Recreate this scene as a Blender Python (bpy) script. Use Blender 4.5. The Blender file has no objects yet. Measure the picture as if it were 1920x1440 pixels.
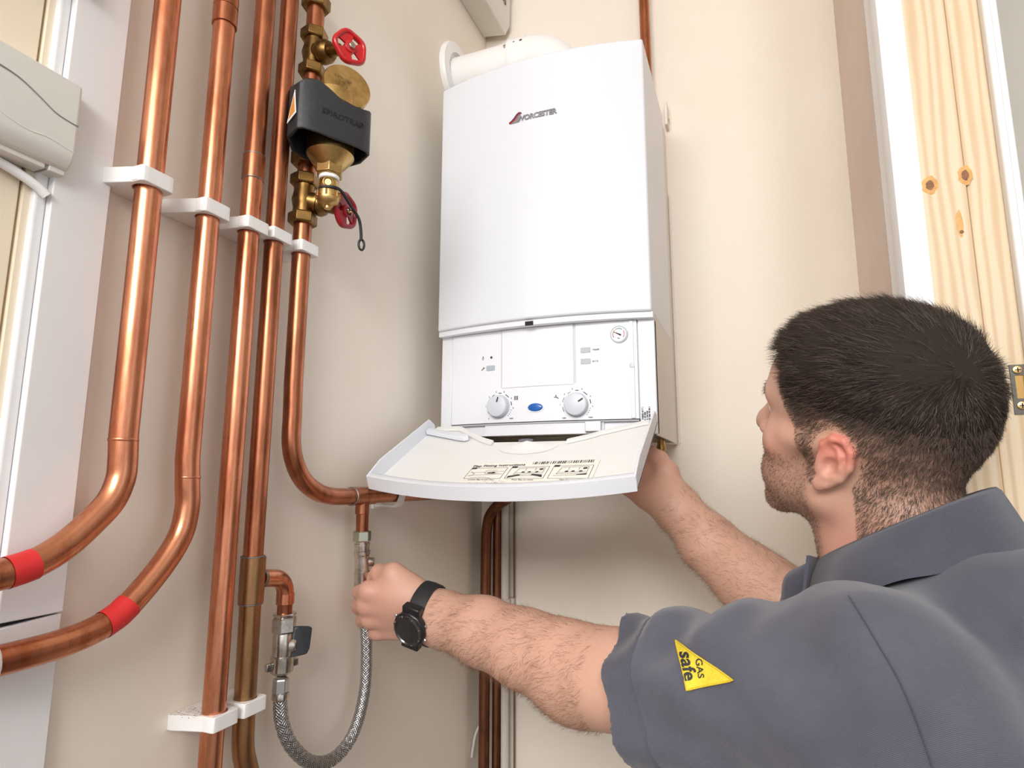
import bpy, bmesh, math, random
import numpy as np
from mathutils import Vector, Matrix
from math import sin, cos, pi, radians

random.seed(7); rng = np.random.default_rng(7)
scene = bpy.context.scene
COL = scene.collection

# ------------------------------------------------------------------ camera
F_PX, YAW, PITCH, ROLL = 1128.39, .3813, .1556, .0019
CAM = Vector((.5437, -1.2945, 1.3801))
fw = Vector((-sin(YAW)*cos(PITCH), cos(YAW)*cos(PITCH), sin(PITCH)))
rt = fw.cross(Vector((0, 0, 1))).normalized(); up = rt.cross(fw)
rt, up = cos(ROLL)*rt + sin(ROLL)*up, -sin(ROLL)*rt + cos(ROLL)*up
cd = bpy.data.cameras.new('camera'); cam = bpy.data.objects.new('camera', cd); COL.objects.link(cam)
cd.sensor_width = 36; cd.lens = F_PX/1920*36; cd.clip_start = .02; cd.clip_end = 60
M = Matrix((rt, up, -fw)).transposed().to_4x4(); M.translation = CAM
cam.matrix_world = M
scene.camera = cam

# ------------------------------------------------------------------ light
world = bpy.data.worlds.new('world'); scene.world = world; world.use_nodes = True
bg = world.node_tree.nodes['Background']
bg.inputs[0].default_value = (.93, .96, 1, 1); bg.inputs[1].default_value = 1.4

def area(name, loc, target, size, power, color=(1, 1, 1)):
    l = bpy.data.lights.new(name, 'AREA'); l.shape = 'RECTANGLE'; l.size, l.size_y = size; l.energy = power; l.color = color
    o = bpy.data.objects.new(name, l); COL.objects.link(o); o.location = loc
    o.rotation_euler = (Vector(target) - Vector(loc)).to_track_quat('-Z', 'Y').to_euler()
    return o
# daylight from the large window of the room behind the photographer
area('window_daylight', (.55, -3.5, 2.72), (.2, -.2, 1.7), (2.4, 1.2), 165, (1, .985, .96))

scene.view_settings.view_transform = 'Standard'; scene.view_settings.look = 'None'
scene.view_settings.gamma = 1; scene.view_settings.use_curve_mapping = False
scene.view_settings.exposure = -.29

# ------------------------------------------------------------------ materials
def s2l(c):
    return tuple(((v/255)/12.92 if v/255 <= .04045 else ((v/255+.055)/1.055)**2.4) for v in c)
MATS = {}
def mat(name, rgb, rough=.5, metal=0., spec=.5, var=0., vscale=8., rvar=0., bump=0., bscale=60., coat=0., sss=0., dark=None):
    """principled with optional noise colour variation, roughness variation and bump"""
    if name in MATS: return MATS[name]
    m = bpy.data.materials.new(name); m.use_nodes = True; nt = m.node_tree; N = nt.nodes; L = nt.links
    b = N['Principled BSDF']; c = (*s2l(rgb), 1)
    b.inputs['Base Color'].default_value = c; b.inputs['Roughness'].default_value = rough
    b.inputs['Metallic'].default_value = metal; b.inputs['Specular IOR Level'].default_value = spec
    if coat: b.inputs['Coat Weight'].default_value = coat; b.inputs['Coat Roughness'].default_value = .08
    if sss:
        b.inputs['Subsurface Weight'].default_value = sss; b.inputs['Subsurface Radius'].default_value = (.012, .004, .002); b.inputs['Subsurface Scale'].default_value = .5
    tc = N.new('ShaderNodeTexCoord')
    if var or dark or rvar:
        n = N.new('ShaderNodeTexNoise'); n.inputs['Scale'].default_value = vscale; n.inputs['Detail'].default_value = 5; n.inputs['Roughness'].default_value = .6
        L.new(tc.outputs['Object'], n.inputs['Vector'])
        r = N.new('ShaderNodeValToRGB'); e = r.color_ramp.elements
        d = s2l(dark) if dark else tuple(v*(1-var) for v in c[:3])
        e[0].position = .32; e[0].color = (*d, 1); e[1].position = .62; e[1].color = c
        L.new(n.outputs['Fac'], r.inputs['Fac']); L.new(r.outputs['Color'], b.inputs['Base Color'])
        if rvar:
            mr = N.new('ShaderNodeMapRange'); mr.inputs['To Min'].default_value = max(.02, rough-rvar); mr.inputs['To Max'].default_value = rough+rvar
            n2 = N.new('ShaderNodeTexNoise'); n2.inputs['Scale'].default_value = vscale*2.3; n2.inputs['Detail'].default_value = 4
            L.new(tc.outputs['Object'], n2.inputs['Vector']); L.new(n2.outputs['Fac'], mr.inputs['Value']); L.new(mr.outputs['Result'], b.inputs['Roughness'])
    if bump:
        n = N.new('ShaderNodeTexNoise'); n.inputs['Scale'].default_value = bscale; n.inputs['Detail'].default_value = 4
        L.new(tc.outputs['Object'], n.inputs['Vector'])
        bp = N.new('ShaderNodeBump'); bp.inputs['Strength'].default_value = bump; bp.inputs['Distance'].default_value = .002
        L.new(n.outputs['Fac'], bp.inputs['Height']); L.new(bp.outputs['Normal'], b.inputs['Normal'])
    MATS[name] = m
    return m

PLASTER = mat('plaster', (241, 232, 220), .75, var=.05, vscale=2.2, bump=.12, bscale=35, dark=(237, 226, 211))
PLASTER_SHADE = mat('plaster_shaded', (230, 213, 201), .75, var=.05, vscale=3, bump=.12, bscale=30, dark=(219, 200, 187))  # wall plaster made darker and pinker: shade of the return put into the colour
CEIL = mat('ceiling_paint', (240, 236, 230), .8)
FLOORM = mat('floor_vinyl', (118, 108, 98), .6, var=.1)
GREYWALL = mat('grey_wall', (196, 192, 184), .8, var=.03)
TRIMW = mat('white_gloss_paint', (240, 239, 240), .38, var=.03, vscale=14, bump=.08, bscale=50)
DOORC = mat('cream_door', (246, 232, 208), .5, var=.03, vscale=3)
BOILW = mat('white_enamel', (225, 228, 235), .3)
BOILS = mat('white_plastic', (232, 234, 240), .32)
BOILIN = mat('white_plastic_matt', (234, 233, 231), .42, var=.02, vscale=9)
CHASS = mat('chassis_paint', (228, 221, 212), .45)
FLUEW = mat('flue_white', (243, 241, 240), .35)
CLIPW = mat('clip_plastic', (242, 240, 238), .35)
UNITW = mat('unit_plastic', (226, 223, 216), .42)
KNOB = mat('knob_grey', (205, 211, 220), .35)
BTN = mat('button_grey', (172, 181, 190), .45)
INK = mat('black_print', (45, 45, 50), .6)
INKG = mat('grey_print', (120, 120, 126), .6)
BLUE = mat('blue_badge', (22, 96, 178), .25, coat=.4)
REDP = mat('red_paint', (196, 26, 34), .28, var=.12, vscale=60, coat=.3)
TAPE = mat('red_tape', (214, 44, 46), .5, var=.06, vscale=80)
RUBBER = mat('black_rubber', (34, 35, 38), .5)
BLACKP = mat('black_plastic', (44, 46, 50), .42, var=.15, vscale=40, bump=.15, bscale=160)
BRASS = mat('brass', (206, 174, 116), .38, 1., var=.15, vscale=45, rvar=.08, dark=(172, 138, 84))
BRASSD = mat('old_brass', (150, 118, 70), .38, 1., vscale=40, rvar=.1, dark=(100, 74, 42))
CHROME = mat('nickel', (214, 208, 200), .24, 1., vscale=60, rvar=.1, dark=(168, 160, 150))
STEEL = mat('steel', (196, 196, 198), .3, 1.)
STEELD = mat('dark_zinc', (96, 92, 86), .5, .7)
PTFE = mat('ptfe_tape', (240, 240, 240), .6)
PAPER = mat('sticker_paper', (244, 238, 228), .6, var=.02)
CREAMPIPE = mat('white_pipe', (214, 206, 196), .4)
DARKG = mat('dark_gap', (30, 28, 28), .8)
SOLDER = mat('solder', (140, 132, 128), .4, .9)
CHROMED = mat('silver_logo', (146, 144, 149), .35, .35)

def copper(name, base, dark, rough=.26):
    m = bpy.data.materials.new(name); m.use_nodes = True; nt = m.node_tree; N = nt.nodes; L = nt.links
    b = N['Principled BSDF']; b.inputs['Metallic'].default_value = 1.
    tc = N.new('ShaderNodeTexCoord'); mp = N.new('ShaderNodeMapping'); mp.inputs['Scale'].default_value = (1, 1, .22); L.new(tc.outputs['Object'], mp.inputs['Vector'])
    n = N.new('ShaderNodeTexNoise'); n.inputs['Scale'].default_value = 34; n.inputs['Detail'].default_value = 6; n.inputs['Roughness'].default_value = .65
    L.new(mp.outputs['Vector'], n.inputs['Vector'])
    r = N.new('ShaderNodeValToRGB'); e = r.color_ramp.elements
    e[0].position = .36; e[0].color = (*s2l(dark), 1); e[1].position = .56; e[1].color = (*s2l(base), 1)
    L.new(n.outputs['Fac'], r.inputs['Fac']); L.new(r.outputs['Color'], b.inputs['Base Color'])
    n2 = N.new('ShaderNodeTexNoise'); n2.inputs['Scale'].default_value = 90; n2.inputs['Detail'].default_value = 5
    L.new(mp.outputs['Vector'], n2.inputs['Vector'])
    mr = N.new('ShaderNodeMapRange'); mr.inputs['To Min'].default_value = rough-.1; mr.inputs['To Max'].default_value = rough+.16
    L.new(n2.outputs['Fac'], mr.inputs['Value']); L.new(mr.outputs['Result'], b.inputs['Roughness'])
    bp = N.new('ShaderNodeBump'); bp.inputs['Strength'].default_value = .06; bp.inputs['Distance'].default_value = .001
    L.new(n2.outputs['Fac'], bp.inputs['Height']); L.new(bp.outputs['Normal'], b.inputs['Normal'])
    MATS[name] = m
    return m
COPPER = copper('copper', (216, 146, 112), (182, 108, 76))
COPPERD = copper('aged_copper', (190, 122, 90), (146, 90, 64), .3)
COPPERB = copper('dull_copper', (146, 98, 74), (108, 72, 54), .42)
COPPERT = copper('tarnished_copper', (164, 124, 88), (128, 98, 66), .34)

def pine():
    m = bpy.data.materials.new('pine'); m.use_nodes = True; nt = m.node_tree; N = nt.nodes; L = nt.links
    b = N['Principled BSDF']; b.inputs['Roughness'].default_value = .5
    tc = N.new('ShaderNodeTexCoord')
    mp = N.new('ShaderNodeMapping'); mp.inputs['Scale'].default_value = (1, 1, .09); L.new(tc.outputs['Object'], mp.inputs['Vector'])
    n = N.new('ShaderNodeTexNoise'); n.inputs['Scale'].default_value = 22; n.inputs['Detail'].default_value = 3; L.new(mp.outputs['Vector'], n.inputs['Vector'])
    mx = N.new('ShaderNodeVectorMath'); mx.operation = 'SCALE'; mx.inputs['Scale'].default_value = .03; L.new(n.outputs['Color'], mx.inputs[0])
    ad = N.new('ShaderNodeVectorMath'); ad.operation = 'ADD'; L.new(mp.outputs['Vector'], ad.inputs[0]); L.new(mx.outputs['Vector'], ad.inputs[1])
    w = N.new('ShaderNodeTexWave'); w.wave_type = 'BANDS'; w.bands_direction = 'X'; w.inputs['Scale'].default_value = 26; w.inputs['Distortion'].default_value = 5; w.inputs['Detail'].default_value = 2
    L.new(ad.outputs['Vector'], w.inputs['Vector'])
    r = N.new('ShaderNodeValToRGB'); e = r.color_ramp.elements
    e[0].position = .25; e[0].color = (*s2l((224, 203, 172)), 1); e[1].position = .95; e[1].color = (*s2l((208, 180, 144)), 1)
    L.new(w.outputs['Fac'], r.inputs['Fac']); L.new(r.outputs['Color'], b.inputs['Base Color'])
    MATS['pine'] = m
    return m
PINE = pine()
KNOT = mat('pine_knot', (150, 92, 44), .5, vscale=120, dark=(96, 52, 24))
KNOTH = mat('pine_knot_halo', (220, 168, 96), .5, vscale=70, dark=(196, 140, 70))

# ------------------------------------------------------------------ mesh helpers
class MB:
    def __init__(s): s.v = []; s.f = []
    def add(s, vs, fs):
        o = len(s.v); s.v += [tuple(p) for p in vs]; s.f += [tuple(i+o for i in f) for f in fs]; return s
    def box(s, a, b):
        (x0, y0, z0), (x1, y1, z1) = a, b
        return s.add([(x0,y0,z0),(x1,y0,z0),(x1,y1,z0),(x0,y1,z0),(x0,y0,z1),(x1,y0,z1),(x1,y1,z1),(x0,y1,z1)],
                     [(0,3,2,1),(4,5,6,7),(0,1,5,4),(1,2,6,5),(2,3,7,6),(3,0,4,7)])
    def obox(s, c, ax, ay, az):
        c, ax, ay, az = map(Vector, (c, ax, ay, az)); P = []
        for k in (-1, 1):
            for (i, j) in ((-1,-1),(1,-1),(1,1),(-1,1)): P.append(c + i*ax + j*ay + k*az)
        return s.add(P, [(0,3,2,1),(4,5,6,7),(0,1,5,4),(1,2,6,5),(2,3,7,6),(3,0,4,7)])
    def tube(s, pts, rad, n=20, cap=True, squash=None):
        pts = [Vector(p) for p in pts]; m = len(pts); R_ = rad if hasattr(rad, '__len__') else [rad]*m
        T = [(pts[min(i+1, m-1)]-pts[max(i-1, 0)]).normalized() for i in range(m)]
        a = Vector((0, 0, 1)) if abs(T[0].z) < .9 else Vector((0, 1, 0))
        u = T[0].cross(a).normalized(); vs = []
        for i in range(m):
            u = (u - T[i]*u.dot(T[i])).normalized(); w = T[i].cross(u)
            for k in range(n):
                t = 2*pi*k/n; vs.append(pts[i] + (u*cos(t) + w*sin(t)*(squash or 1))*R_[i])
        fs = [(i*n+k, i*n+(k+1) % n, (i+1)*n+(k+1) % n, (i+1)*n+k) for i in range(m-1) for k in range(n)]
        if cap: fs += [tuple(range(n-1, -1, -1)), tuple(range((m-1)*n, m*n))]
        return s.add(vs, fs)
    def lathe(s, c, axis, prof, n=28, a0=0., cap=True):
        """prof: (distance along axis, radius) pairs"""
        c = Vector(c); ax = Vector(axis).normalized(); a = Vector((0, 0, 1)) if abs(ax.z) < .9 else Vector((1, 0, 0))
        u = a.cross(ax).normalized(); w = ax.cross(u); vs = []
        for (h, r) in prof:
            for k in range(n): t = a0 + 2*pi*k/n; vs.append(c + ax*h + (u*cos(t)+w*sin(t))*r)
        m = len(prof)
        fs = [(i*n+k, i*n+(k+1) % n, (i+1)*n+(k+1) % n, (i+1)*n+k) for i in range(m-1) for k in range(n)]
        if cap: fs += [tuple(range(n-1, -1, -1)), tuple(range((m-1)*n, m*n))]
        return s.add(vs, fs)
    def prism(s, poly, d):
        """poly: 3-d points of one face, extruded along d"""
        d = Vector(d); P = [Vector(p) for p in poly]; n = len(P)
        return s.add(P + [p+d for p in P], [tuple(range(n-1, -1, -1)), tuple(range(n, 2*n))] + [(i, (i+1) % n, n+(i+1) % n, n+i) for i in range(n)])
    def grid(s, fn, us, vs_, th=None):
        """surface from fn(u, v); th = thickness vector makes it a closed slab"""
        nu, nv = len(us), len(vs_)
        top = [Vector(fn(u, v)) for v in vs_ for u in us]
        q = [(j*nu+i, j*nu+i+1, (j+1)*nu+i+1, (j+1)*nu+i) for j in range(nv-1) for i in range(nu-1)]
        if th is None: return s.add(top, q)
        t = Vector(th); N0 = len(top); bot = [p+t for p in top]
        fs = q + [tuple(N0+i for i in reversed(f)) for f in q]
        ring = [i for i in range(nu)] + [j*nu+nu-1 for j in range(1, nv)] + [(nv-1)*nu+i for i in range(nu-2, -1, -1)] + [j*nu for j in range(nv-2, 0, -1)]
        for a, b in zip(ring, ring[1:]+ring[:1]): fs.append((b, a, N0+a, N0+b))
        return s.add(top+bot, fs)
    def mesh(s, mesh, mw):
        o = len(s.v); s.v += [tuple(mw @ v.co) for v in mesh.vertices]; s.f += [tuple(i+o for i in p.vertices) for p in mesh.polygons]; return s
    def build(s, name, m, parent=None, smooth=True, bevel=0., seg=2, angle=40, kind=None, label=None, origin=None, recalc=True):
        root = parent
        while root is not None and root.parent is not None: root = root.parent
        o3 = Vector(origin) if origin is not None else (root.location.copy() if root else None)
        if o3 is None:
            a = np.array(s.v); o3 = Vector((float(a[:,0].mean()), float(a[:,1].mean()), float(a[:,2].min())))
        me = bpy.data.meshes.new(name)
        me.from_pydata([tuple(Vector(p)-o3) for p in s.v], [], s.f); me.update()
        if recalc:
            bm = bmesh.new(); bm.from_mesh(me); bmesh.ops.recalc_face_normals(bm, faces=bm.faces); bm.to_mesh(me); bm.free()
        me.materials.append(m)
        if smooth:
            me.polygons.foreach_set('use_smooth', [True]*len(me.polygons)); me.set_sharp_from_angle(angle=radians(angle))
        o = bpy.data.objects.new(name, me); COL.objects.link(o)
        if parent is not None: o.parent = parent
        else: o.location = o3
        if bevel:
            b = o.modifiers.new('bevel', 'BEVEL'); b.width = bevel; b.segments = seg; b.limit_method = 'ANGLE'; b.angle_limit = radians(35); b.harden_normals = False
        if kind: o['kind'] = kind
        if label: o['label'] = label
        return o
def thing(name, label, cat, loc, group=None):
    o = bpy.data.objects.new(name, None); COL.objects.link(o); o.location = loc; o.empty_display_size = .05
    o['label'] = label; o['category'] = cat
    if group: o['group'] = group
    return o
def tag(o, label, cat, group=None):
    o['label'] = label; o['category'] = cat
    if group: o['group'] = group
    return o
def struct(o, label, cat='structure'):
    o['kind'] = 'structure'; o['label'] = label; o['category'] = cat; return o

def text_mesh(txt, size, bold=0., extrude=.0001, align='CENTER', shear=0., spacing=1.):
    c = bpy.data.curves.new('text', 'FONT'); c.body = txt; c.size = size; c.offset = bold; c.extrude = extrude; c.shear = shear
    c.align_x = align; c.align_y = 'CENTER'; c.resolution_u = 3; c.space_character = spacing
    o = bpy.data.objects.new('text', c); COL.objects.link(o)
    bpy.context.view_layer.update()
    dg = bpy.context.evaluated_depsgraph_get(); me = bpy.data.meshes.new_from_object(o.evaluated_get(dg))
    bpy.data.objects.remove(o); bpy.data.curves.remove(c)
    return me
def basis(o, x, y):
    """matrix whose local x, y axes are the given world directions"""
    x = Vector(x).normalized(); y = Vector(y); y = (y - x*y.dot(x)).normalized(); z = x.cross(y)
    m = Matrix((x, y, z)).transposed().to_4x4(); m.translation = Vector(o); return m
def catmull(P, k=8):
    P = [Vector(p) for p in P]; Q = [2*P[0]-P[1]] + P + [2*P[-1]-P[-2]]; out = []
    for i in range(1, len(Q)-2):
        a, b, c, d = Q[i-1], Q[i], Q[i+1], Q[i+2]
        for j in range(k):
            t = j/k; out.append(.5*((2*b) + (c-a)*t + (2*a-5*b+4*c-d)*t*t + (3*b-a-3*c+d)*t**3))
    return out + [P[-1]]
def rrect(cx, cz, w, h, r, n=4):
    pts = []
    for (sx, sz, a0) in ((1, 1, 0), (-1, 1, pi/2), (-1, -1, pi), (1, -1, 3*pi/2)):
        for k in range(n+1):
            a = a0 + pi/2*k/n; pts.append((cx+sx*(w/2-r)+r*cos(a), cz+sz*(h/2-r)+r*sin(a)))
    return pts
# ================================================================== the room
XL = -.05          # surface of the left wall
XP = -.012         # plane in which the pipes run
XR = .75           # surface of the right wall
FZ, CZ = -.12, 2.95
struct(MB().box((-4.5, -8, FZ-.05), (5, .12, FZ)).build('floor', FLOORM), 'grey floor of the cupboard and room', 'floor')
struct(MB().box((-1.2, -4.2, CZ), (2.4, .12, CZ+.05)).build('ceiling', CEIL), 'off white ceiling above the boiler', 'ceiling')
struct(MB().box((XL-.1, 0, FZ), (XR+.1, .1, CZ)).build('wall_back', PLASTER), 'cream plastered wall that carries the boiler', 'wall')
struct(MB().box((XL-.1, -.925, FZ), (XL, 0, CZ)).build('wall_left', PLASTER), 'cream plastered side wall that carries the copper pipes', 'wall')
struct(MB().box((XR, -.462, FZ), (XR+.082, 0, CZ)).build('wall_right', PLASTER_SHADE), 'plaster return beside the door frame, its shade painted in as a pinkish tone', 'wall')
struct(MB().box((XR, -1.32, 2.62), (XR+.082, -.462, CZ)).box((XR, -1.40, FZ), (XR+.082, -1.32, CZ)).build('wall_right_near', PLASTER), 'plaster wall above and beyond the doorway', 'wall')
struct(MB().box((1.75, -1.0, FZ), (1.85, .12, CZ)).box((XR+.082, .02, FZ), (1.75, .12, CZ)).build('wall_far', GREYWALL), 'plain grey wall of the next room beyond the door frame', 'wall')

# left: cream door leaf, its frame bead and the white board
d1 = MB().box((XL-.06, -1.9, FZ), (XL-.002, -.9905, CZ)).build('door_1', DOORC, bevel=.0015)
struct(d1, 'cream flush door panel at the left edge', 'door')
struct(MB().box((XL-.06, -.9885, FZ), (XL+.001, -.983, CZ)).build('trim_1', DOORC), 'narrow cream strip between door panel and white frame', 'trim')
t2 = MB().box((XL-.06, -.983, FZ), (XL+.006, -.972, CZ)).build('trim_2', TRIMW, bevel=.003, seg=3); struct(t2, 'white rounded bead along the wide white board', 'trim')
t3 = bpy.data.objects.new('trim_3', None); COL.objects.link(t3); t3.location = (XL, -.945, FZ); struct(t3, 'wide white painted board left of the copper pipes', 'trim')
MB().box((XL-.06, -.972, 1.2615), (XL+.012, -.9205, CZ)).build('board', TRIMW, t3, bevel=.0012)
MB().add([(XL-.06,-.972,FZ),(XL+.0105,-.972,FZ),(XL+.0105,-.921,FZ),(XL-.06,-.921,FZ),(XL-.06,-.972,1.257),(XL+.0105,-.972,1.257),(XL+.0105,-.921,1.2605),(XL-.06,-.921,1.2605)],
         [(0,3,2,1),(4,5,6,7),(0,1,5,4),(1,2,6,5),(2,3,7,6),(3,0,4,7)]).build('board', TRIMW, t3, bevel=.0008)
MB().box((XL-.055, -.971, 1.25), (XL+.006, -.922, 1.263)).build('joint_gap', DARKG, t3)

# right: moulded architrave, pine jamb planks, far architrave
def moulding(name, prof, z0, z1, m, fn):
    n = len(prof); vs = [fn(a, b, z0) for a, b in prof] + [fn(a, b, z1) for a, b in prof]
    return MB().add(vs, [tuple(range(n)), tuple(range(2*n-1, n-1, -1))] + [(i, (i+1) % n, n+(i+1) % n, n+i) for i in range(n)]).build(name, m, angle=25)
prof = [(0, 0), (.012, 0), (.014, .004), (.0125, .010), (.0165, .046), (.0135, .050), (.0160, .066), (.0215, .072), (.0215, .080), (.0250, .086), (.0300, .128), (.0275, .136), (0, .138)]
a1 = moulding('trim_4', prof, FZ, 2.66, TRIMW, lambda a, b, z: (XR-a, -.469-.006+.138-b, z))
struct(a1, 'white moulded door architrave beside the pine jamb', 'trim')
t5 = bpy.data.objects.new('trim_5', None); COL.objects.link(t5); t5.location = (XR+.04, -.47, FZ); struct(t5, 'bare pine door jamb of two knotty planks', 'trim')
MB().box((XR-.004, -.4745, FZ), (.7945, -.45, 2.62)).build('plank', PINE, t5, bevel=.001)
MB().box((.7955, -.4715, FZ), (.829, -.45, 2.62)).build('plank', PINE, t5, bevel=.001)
t6 = MB().box((.829, -.484, FZ), (.8375, -.40, 2.66)).box((.8375, -.478, FZ), (.846, -.40, 2.66)).build('trim_6', TRIMW, bevel=.003, seg=3)
struct(t6, 'white edge of the architrave on the far side of the pine jamb', 'trim')
# knots in the planks
def knot(x, z, w, h, y, m, name, parent):
    n = 16; vs = [(x + w*cos(2*pi*k/n)*(1+.12*sin(3*k)), y, z + h*sin(2*pi*k/n)*(1+.1*cos(2*k))) for k in range(n)]
    return MB().prism(vs, (0, .002, 0)).build(name, m, parent)
for (x, z, w, h) in ((.7585, 1.731, .0042, .0062), (.7945, 1.737, .0036, .0065)):
    kh = knot(x, z, w*2.0, h*1.9, -.4747, KNOTH, 'knot_halo', t5); knot(x, z, w, h, -.4749, KNOT, 'knot', t5)
knot(.7835, 1.678, .0035, .017, -.47465, KNOTH, 'gouge', t5); knot(.7845, 1.6675, .0022, .0022, -.4749, KNOT, 'knot', t5)
# metal strike plate on the jamb
sp = thing('strike_plate', 'dark metal door strike plate screwed to the pine jamb', 'strike plate', (.823, -.4715, 1.478))
m_ = MB()
x0, x1, z0, z1, hx0, hx1, hz0, hz1 = .8135, .829, 1.451, 1.5065, .8175, .8265, 1.4685, 1.4945
for a, b in (((x0, z0), (x1, hz0)), ((x0, hz1), (x1, z1)), ((x0, hz0), (hx0, hz1)), ((hx1, hz0), (x1, hz1))):
    m_.box((a[0], -.4732, a[1]), (b[0], -.4714, b[1]))
m_.build('plate', STEELD, sp)
MB().box((hx0, -.4722, hz0), (hx1, -.4716, hz1)).build('latch_hole', mat('latch_brass', (176, 140, 84), .5, .6), sp)
MB().box((hx1-.0012, -.4752, hz0), (hx1+.0006, -.472, hz1)).build('latch_lip', STEEL, sp)
for z in (1.4605, 1.5005):
    s_ = MB().lathe((.8205, -.473, z), (0, -1, 0), [(0, .0046), (.0014, .0044), (.0018, .0032), (.0018, .0001)], 18).build('screw', mat('screw_zinc', (206, 170, 120), .3, 1.), sp)
    MB().box((.8178, -.4752, z-.0005), (.8232, -.4747, z+.0005)).box((.8200, -.4752, z-.0027), (.8210, -.4747, z+.0027)).build('cross_slot', DARKG, s_)
# ================================================================== the boiler
bo = thing('gas_boiler', 'white wall hung gas boiler with its control flap hanging open', 'boiler', (.2, -.15, 1.45))
def bow(x, y0, b): return y0 - b*(1-((x-.2)/.2)**2)
xs = [i*.4/32 for i in range(33)]
# front cover: bowed front, straight sides
out = [(0, -.07)] + [(x, bow(x, -.317, .028)) for x in xs] + [(.4, -.07)]
cov = MB().prism([(x, y, 1.654) for x, y in out], (0, 0, .499)).build('front_cover', BOILW, bo, bevel=.0035, seg=3, angle=30)
# chassis behind and under the cover
MB().box((.003, -.0695, 1.45), (.397, 0, 2.148)).build('back_frame', CHASS, bo, bevel=.001)
MB().box((0., -.292, 1.45), (.0035, -.07, 1.6535)).build('side_panel', CHASS, bo)
MB().box((.3965, -.292, 1.45), (.4, -.07, 1.6535)).build('side_panel', CHASS, bo)
MB().box((.3995, -.006, 1.452), (.4022, -.0, 2.0)).build('side_flange', CHASS, bo)
up_ = MB().box((.004, -.291, 1.452), (.396, -.07, 1.4545)).build('under_plate', mat('zinc_plate', (120, 114, 100), .5, .6, vscale=18, dark=(78, 72, 62)), bo)
# lip under the cover, in the shape of the bow
MB().prism([(x, bow(x, -.311, .0265), 1.6545) for x in xs] + [(.4, -.29, 1.6545), (0, -.29, 1.6545)], (0, 0, -.010)).build('cover_lip', BOILS, bo, angle=30)
MB().obox((.1925, -.3392, 1.6465), (.0072, 0, 0), (0, .0012, 0), (0, 0, .0036)).build('latch_slot', DARKG, bo)
# fascia with side rails
def fas(x): return bow(x, -.299, .02)
fx = [.026 + i*(.3715-.026)/24 for i in range(25)]
MB().prism([(x, fas(x), 1.4775) for x in fx] + [(.3715, -.285, 1.4775), (.026, -.285, 1.4775)], (0, 0, .1665)).build('control_fascia', BOILS, bo, angle=30)
for a, b in ((.0, .0245), (.373, .4)):
    MB().prism([(a, bow(a, -.298, .02), 1.452), (b, bow(b, -.298, .02), 1.452), (b, -.28, 1.452), (a, -.28, 1.452)], (0, 0, .1935)).build('side_rail', BOILS, bo, bevel=.0015)
MB().prism([(x, fas(x)+.006, 1.4775) for x in (.024, .027)] + [(.027, -.28, 1.4775), (.024, -.28, 1.4775)], (0, 0, .166)).build('seam', mat('seam_grey', (206, 206, 212), .5), bo)
MB().prism([(x, fas(x)+.005, 1.4775) for x in (.3705, .374)] + [(.374, -.28, 1.4775), (.3705, -.28, 1.4775)], (0, 0, .166)).build('seam', MATS['seam_grey'], bo)
# rib of the right rail
MB().prism([(.3595, fas(.3595)-.0022, 1.478), (.3665, fas(.3665)-.0022, 1.478), (.3665, -.298, 1.478), (.3595, -.298, 1.478)], (0, 0, .165)).build('rail_rib', BOILS, bo, bevel=.001)
MB().lathe((.3625, fas(.3625)-.0012, 1.566), (0, -1, 0), [(0, .0045), (.0012, .0045), (.0018, .003)], 20).build('rail_button', KNOB, bo)
# middle cover plate of the fascia (shallow step) with its grooves
cx = [.1325 + i*(.265-.1325)/12 for i in range(13)]
MB().prism([(x, fas(x)-.0016, 1.5385) for x in cx] + [(.265, -.305, 1.5385), (.1325, -.305, 1.5385)], (0, 0, .1055)).build('display_cover', BOILS, bo, bevel=.0006)
gm = mat('groove_grey', (176, 178, 186), .6)
MB().box((.1312, -.3172, 1.539), (.1322, -.31, 1.6435)).build('groove', gm, bo)
MB().prism([(.2655, fas(.2655)-.0007, 1.5405), (.2695, fas(.2695)-.0004, 1.5405), (.2695, -.305, 1.5405), (.2655, -.305, 1.5405)], (0, 0, .103)).build('groove', mat('groove_light', (205, 207, 214), .6), bo)
def onf(x, z, d=0.): return Vector((x, fas(x)-d, z))
def fasmat(x, z, d):
    t = (Vector((x+.004, fas(x+.004), 0))-Vector((x-.004, fas(x-.004), 0))).normalized()
    return basis(onf(x, z, d), t, (0, 0, 1))
def print_text(name, txt, size, x, z, m=INK, bold=0., parent=None, rot=0., d=.0002, sp=1.):
    me = text_mesh(txt, size, bold, .00008, spacing=sp); mw = fasmat(x, z, d) @ Matrix.Rotation(rot, 4, 'Z')
    return MB().mesh(me, mw).build(name, m, parent or bo, smooth=False)
# buttons
for (x, z) in ((.286, 1.5965), (.286, 1.577), (.1095, 1.577)):
    t = fasmat(x, z, 0)
    MB().prism([t @ Vector((a, b, -.001)) for a, b in rrect(0, 0, .0172, .0094, .0012, 3)], t.to_3x3() @ Vector((0, 0, .0022))).build('push_button', BTN, bo, bevel=.0004)
print_text('lettering', 'reset', .0058, .3035, 1.5968, INK, .00012); print_text('lettering', 'eco', .0058, .3025, 1.5768, INK, .00012, sp=1.25)
MB().lathe(onf(.1108, 1.5965, -.0004), (0, -1, 0), [(0, .0022), (.0012, .0022), (.0016, .0015)], 16).build('indicator_light', INK, bo)
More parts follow.
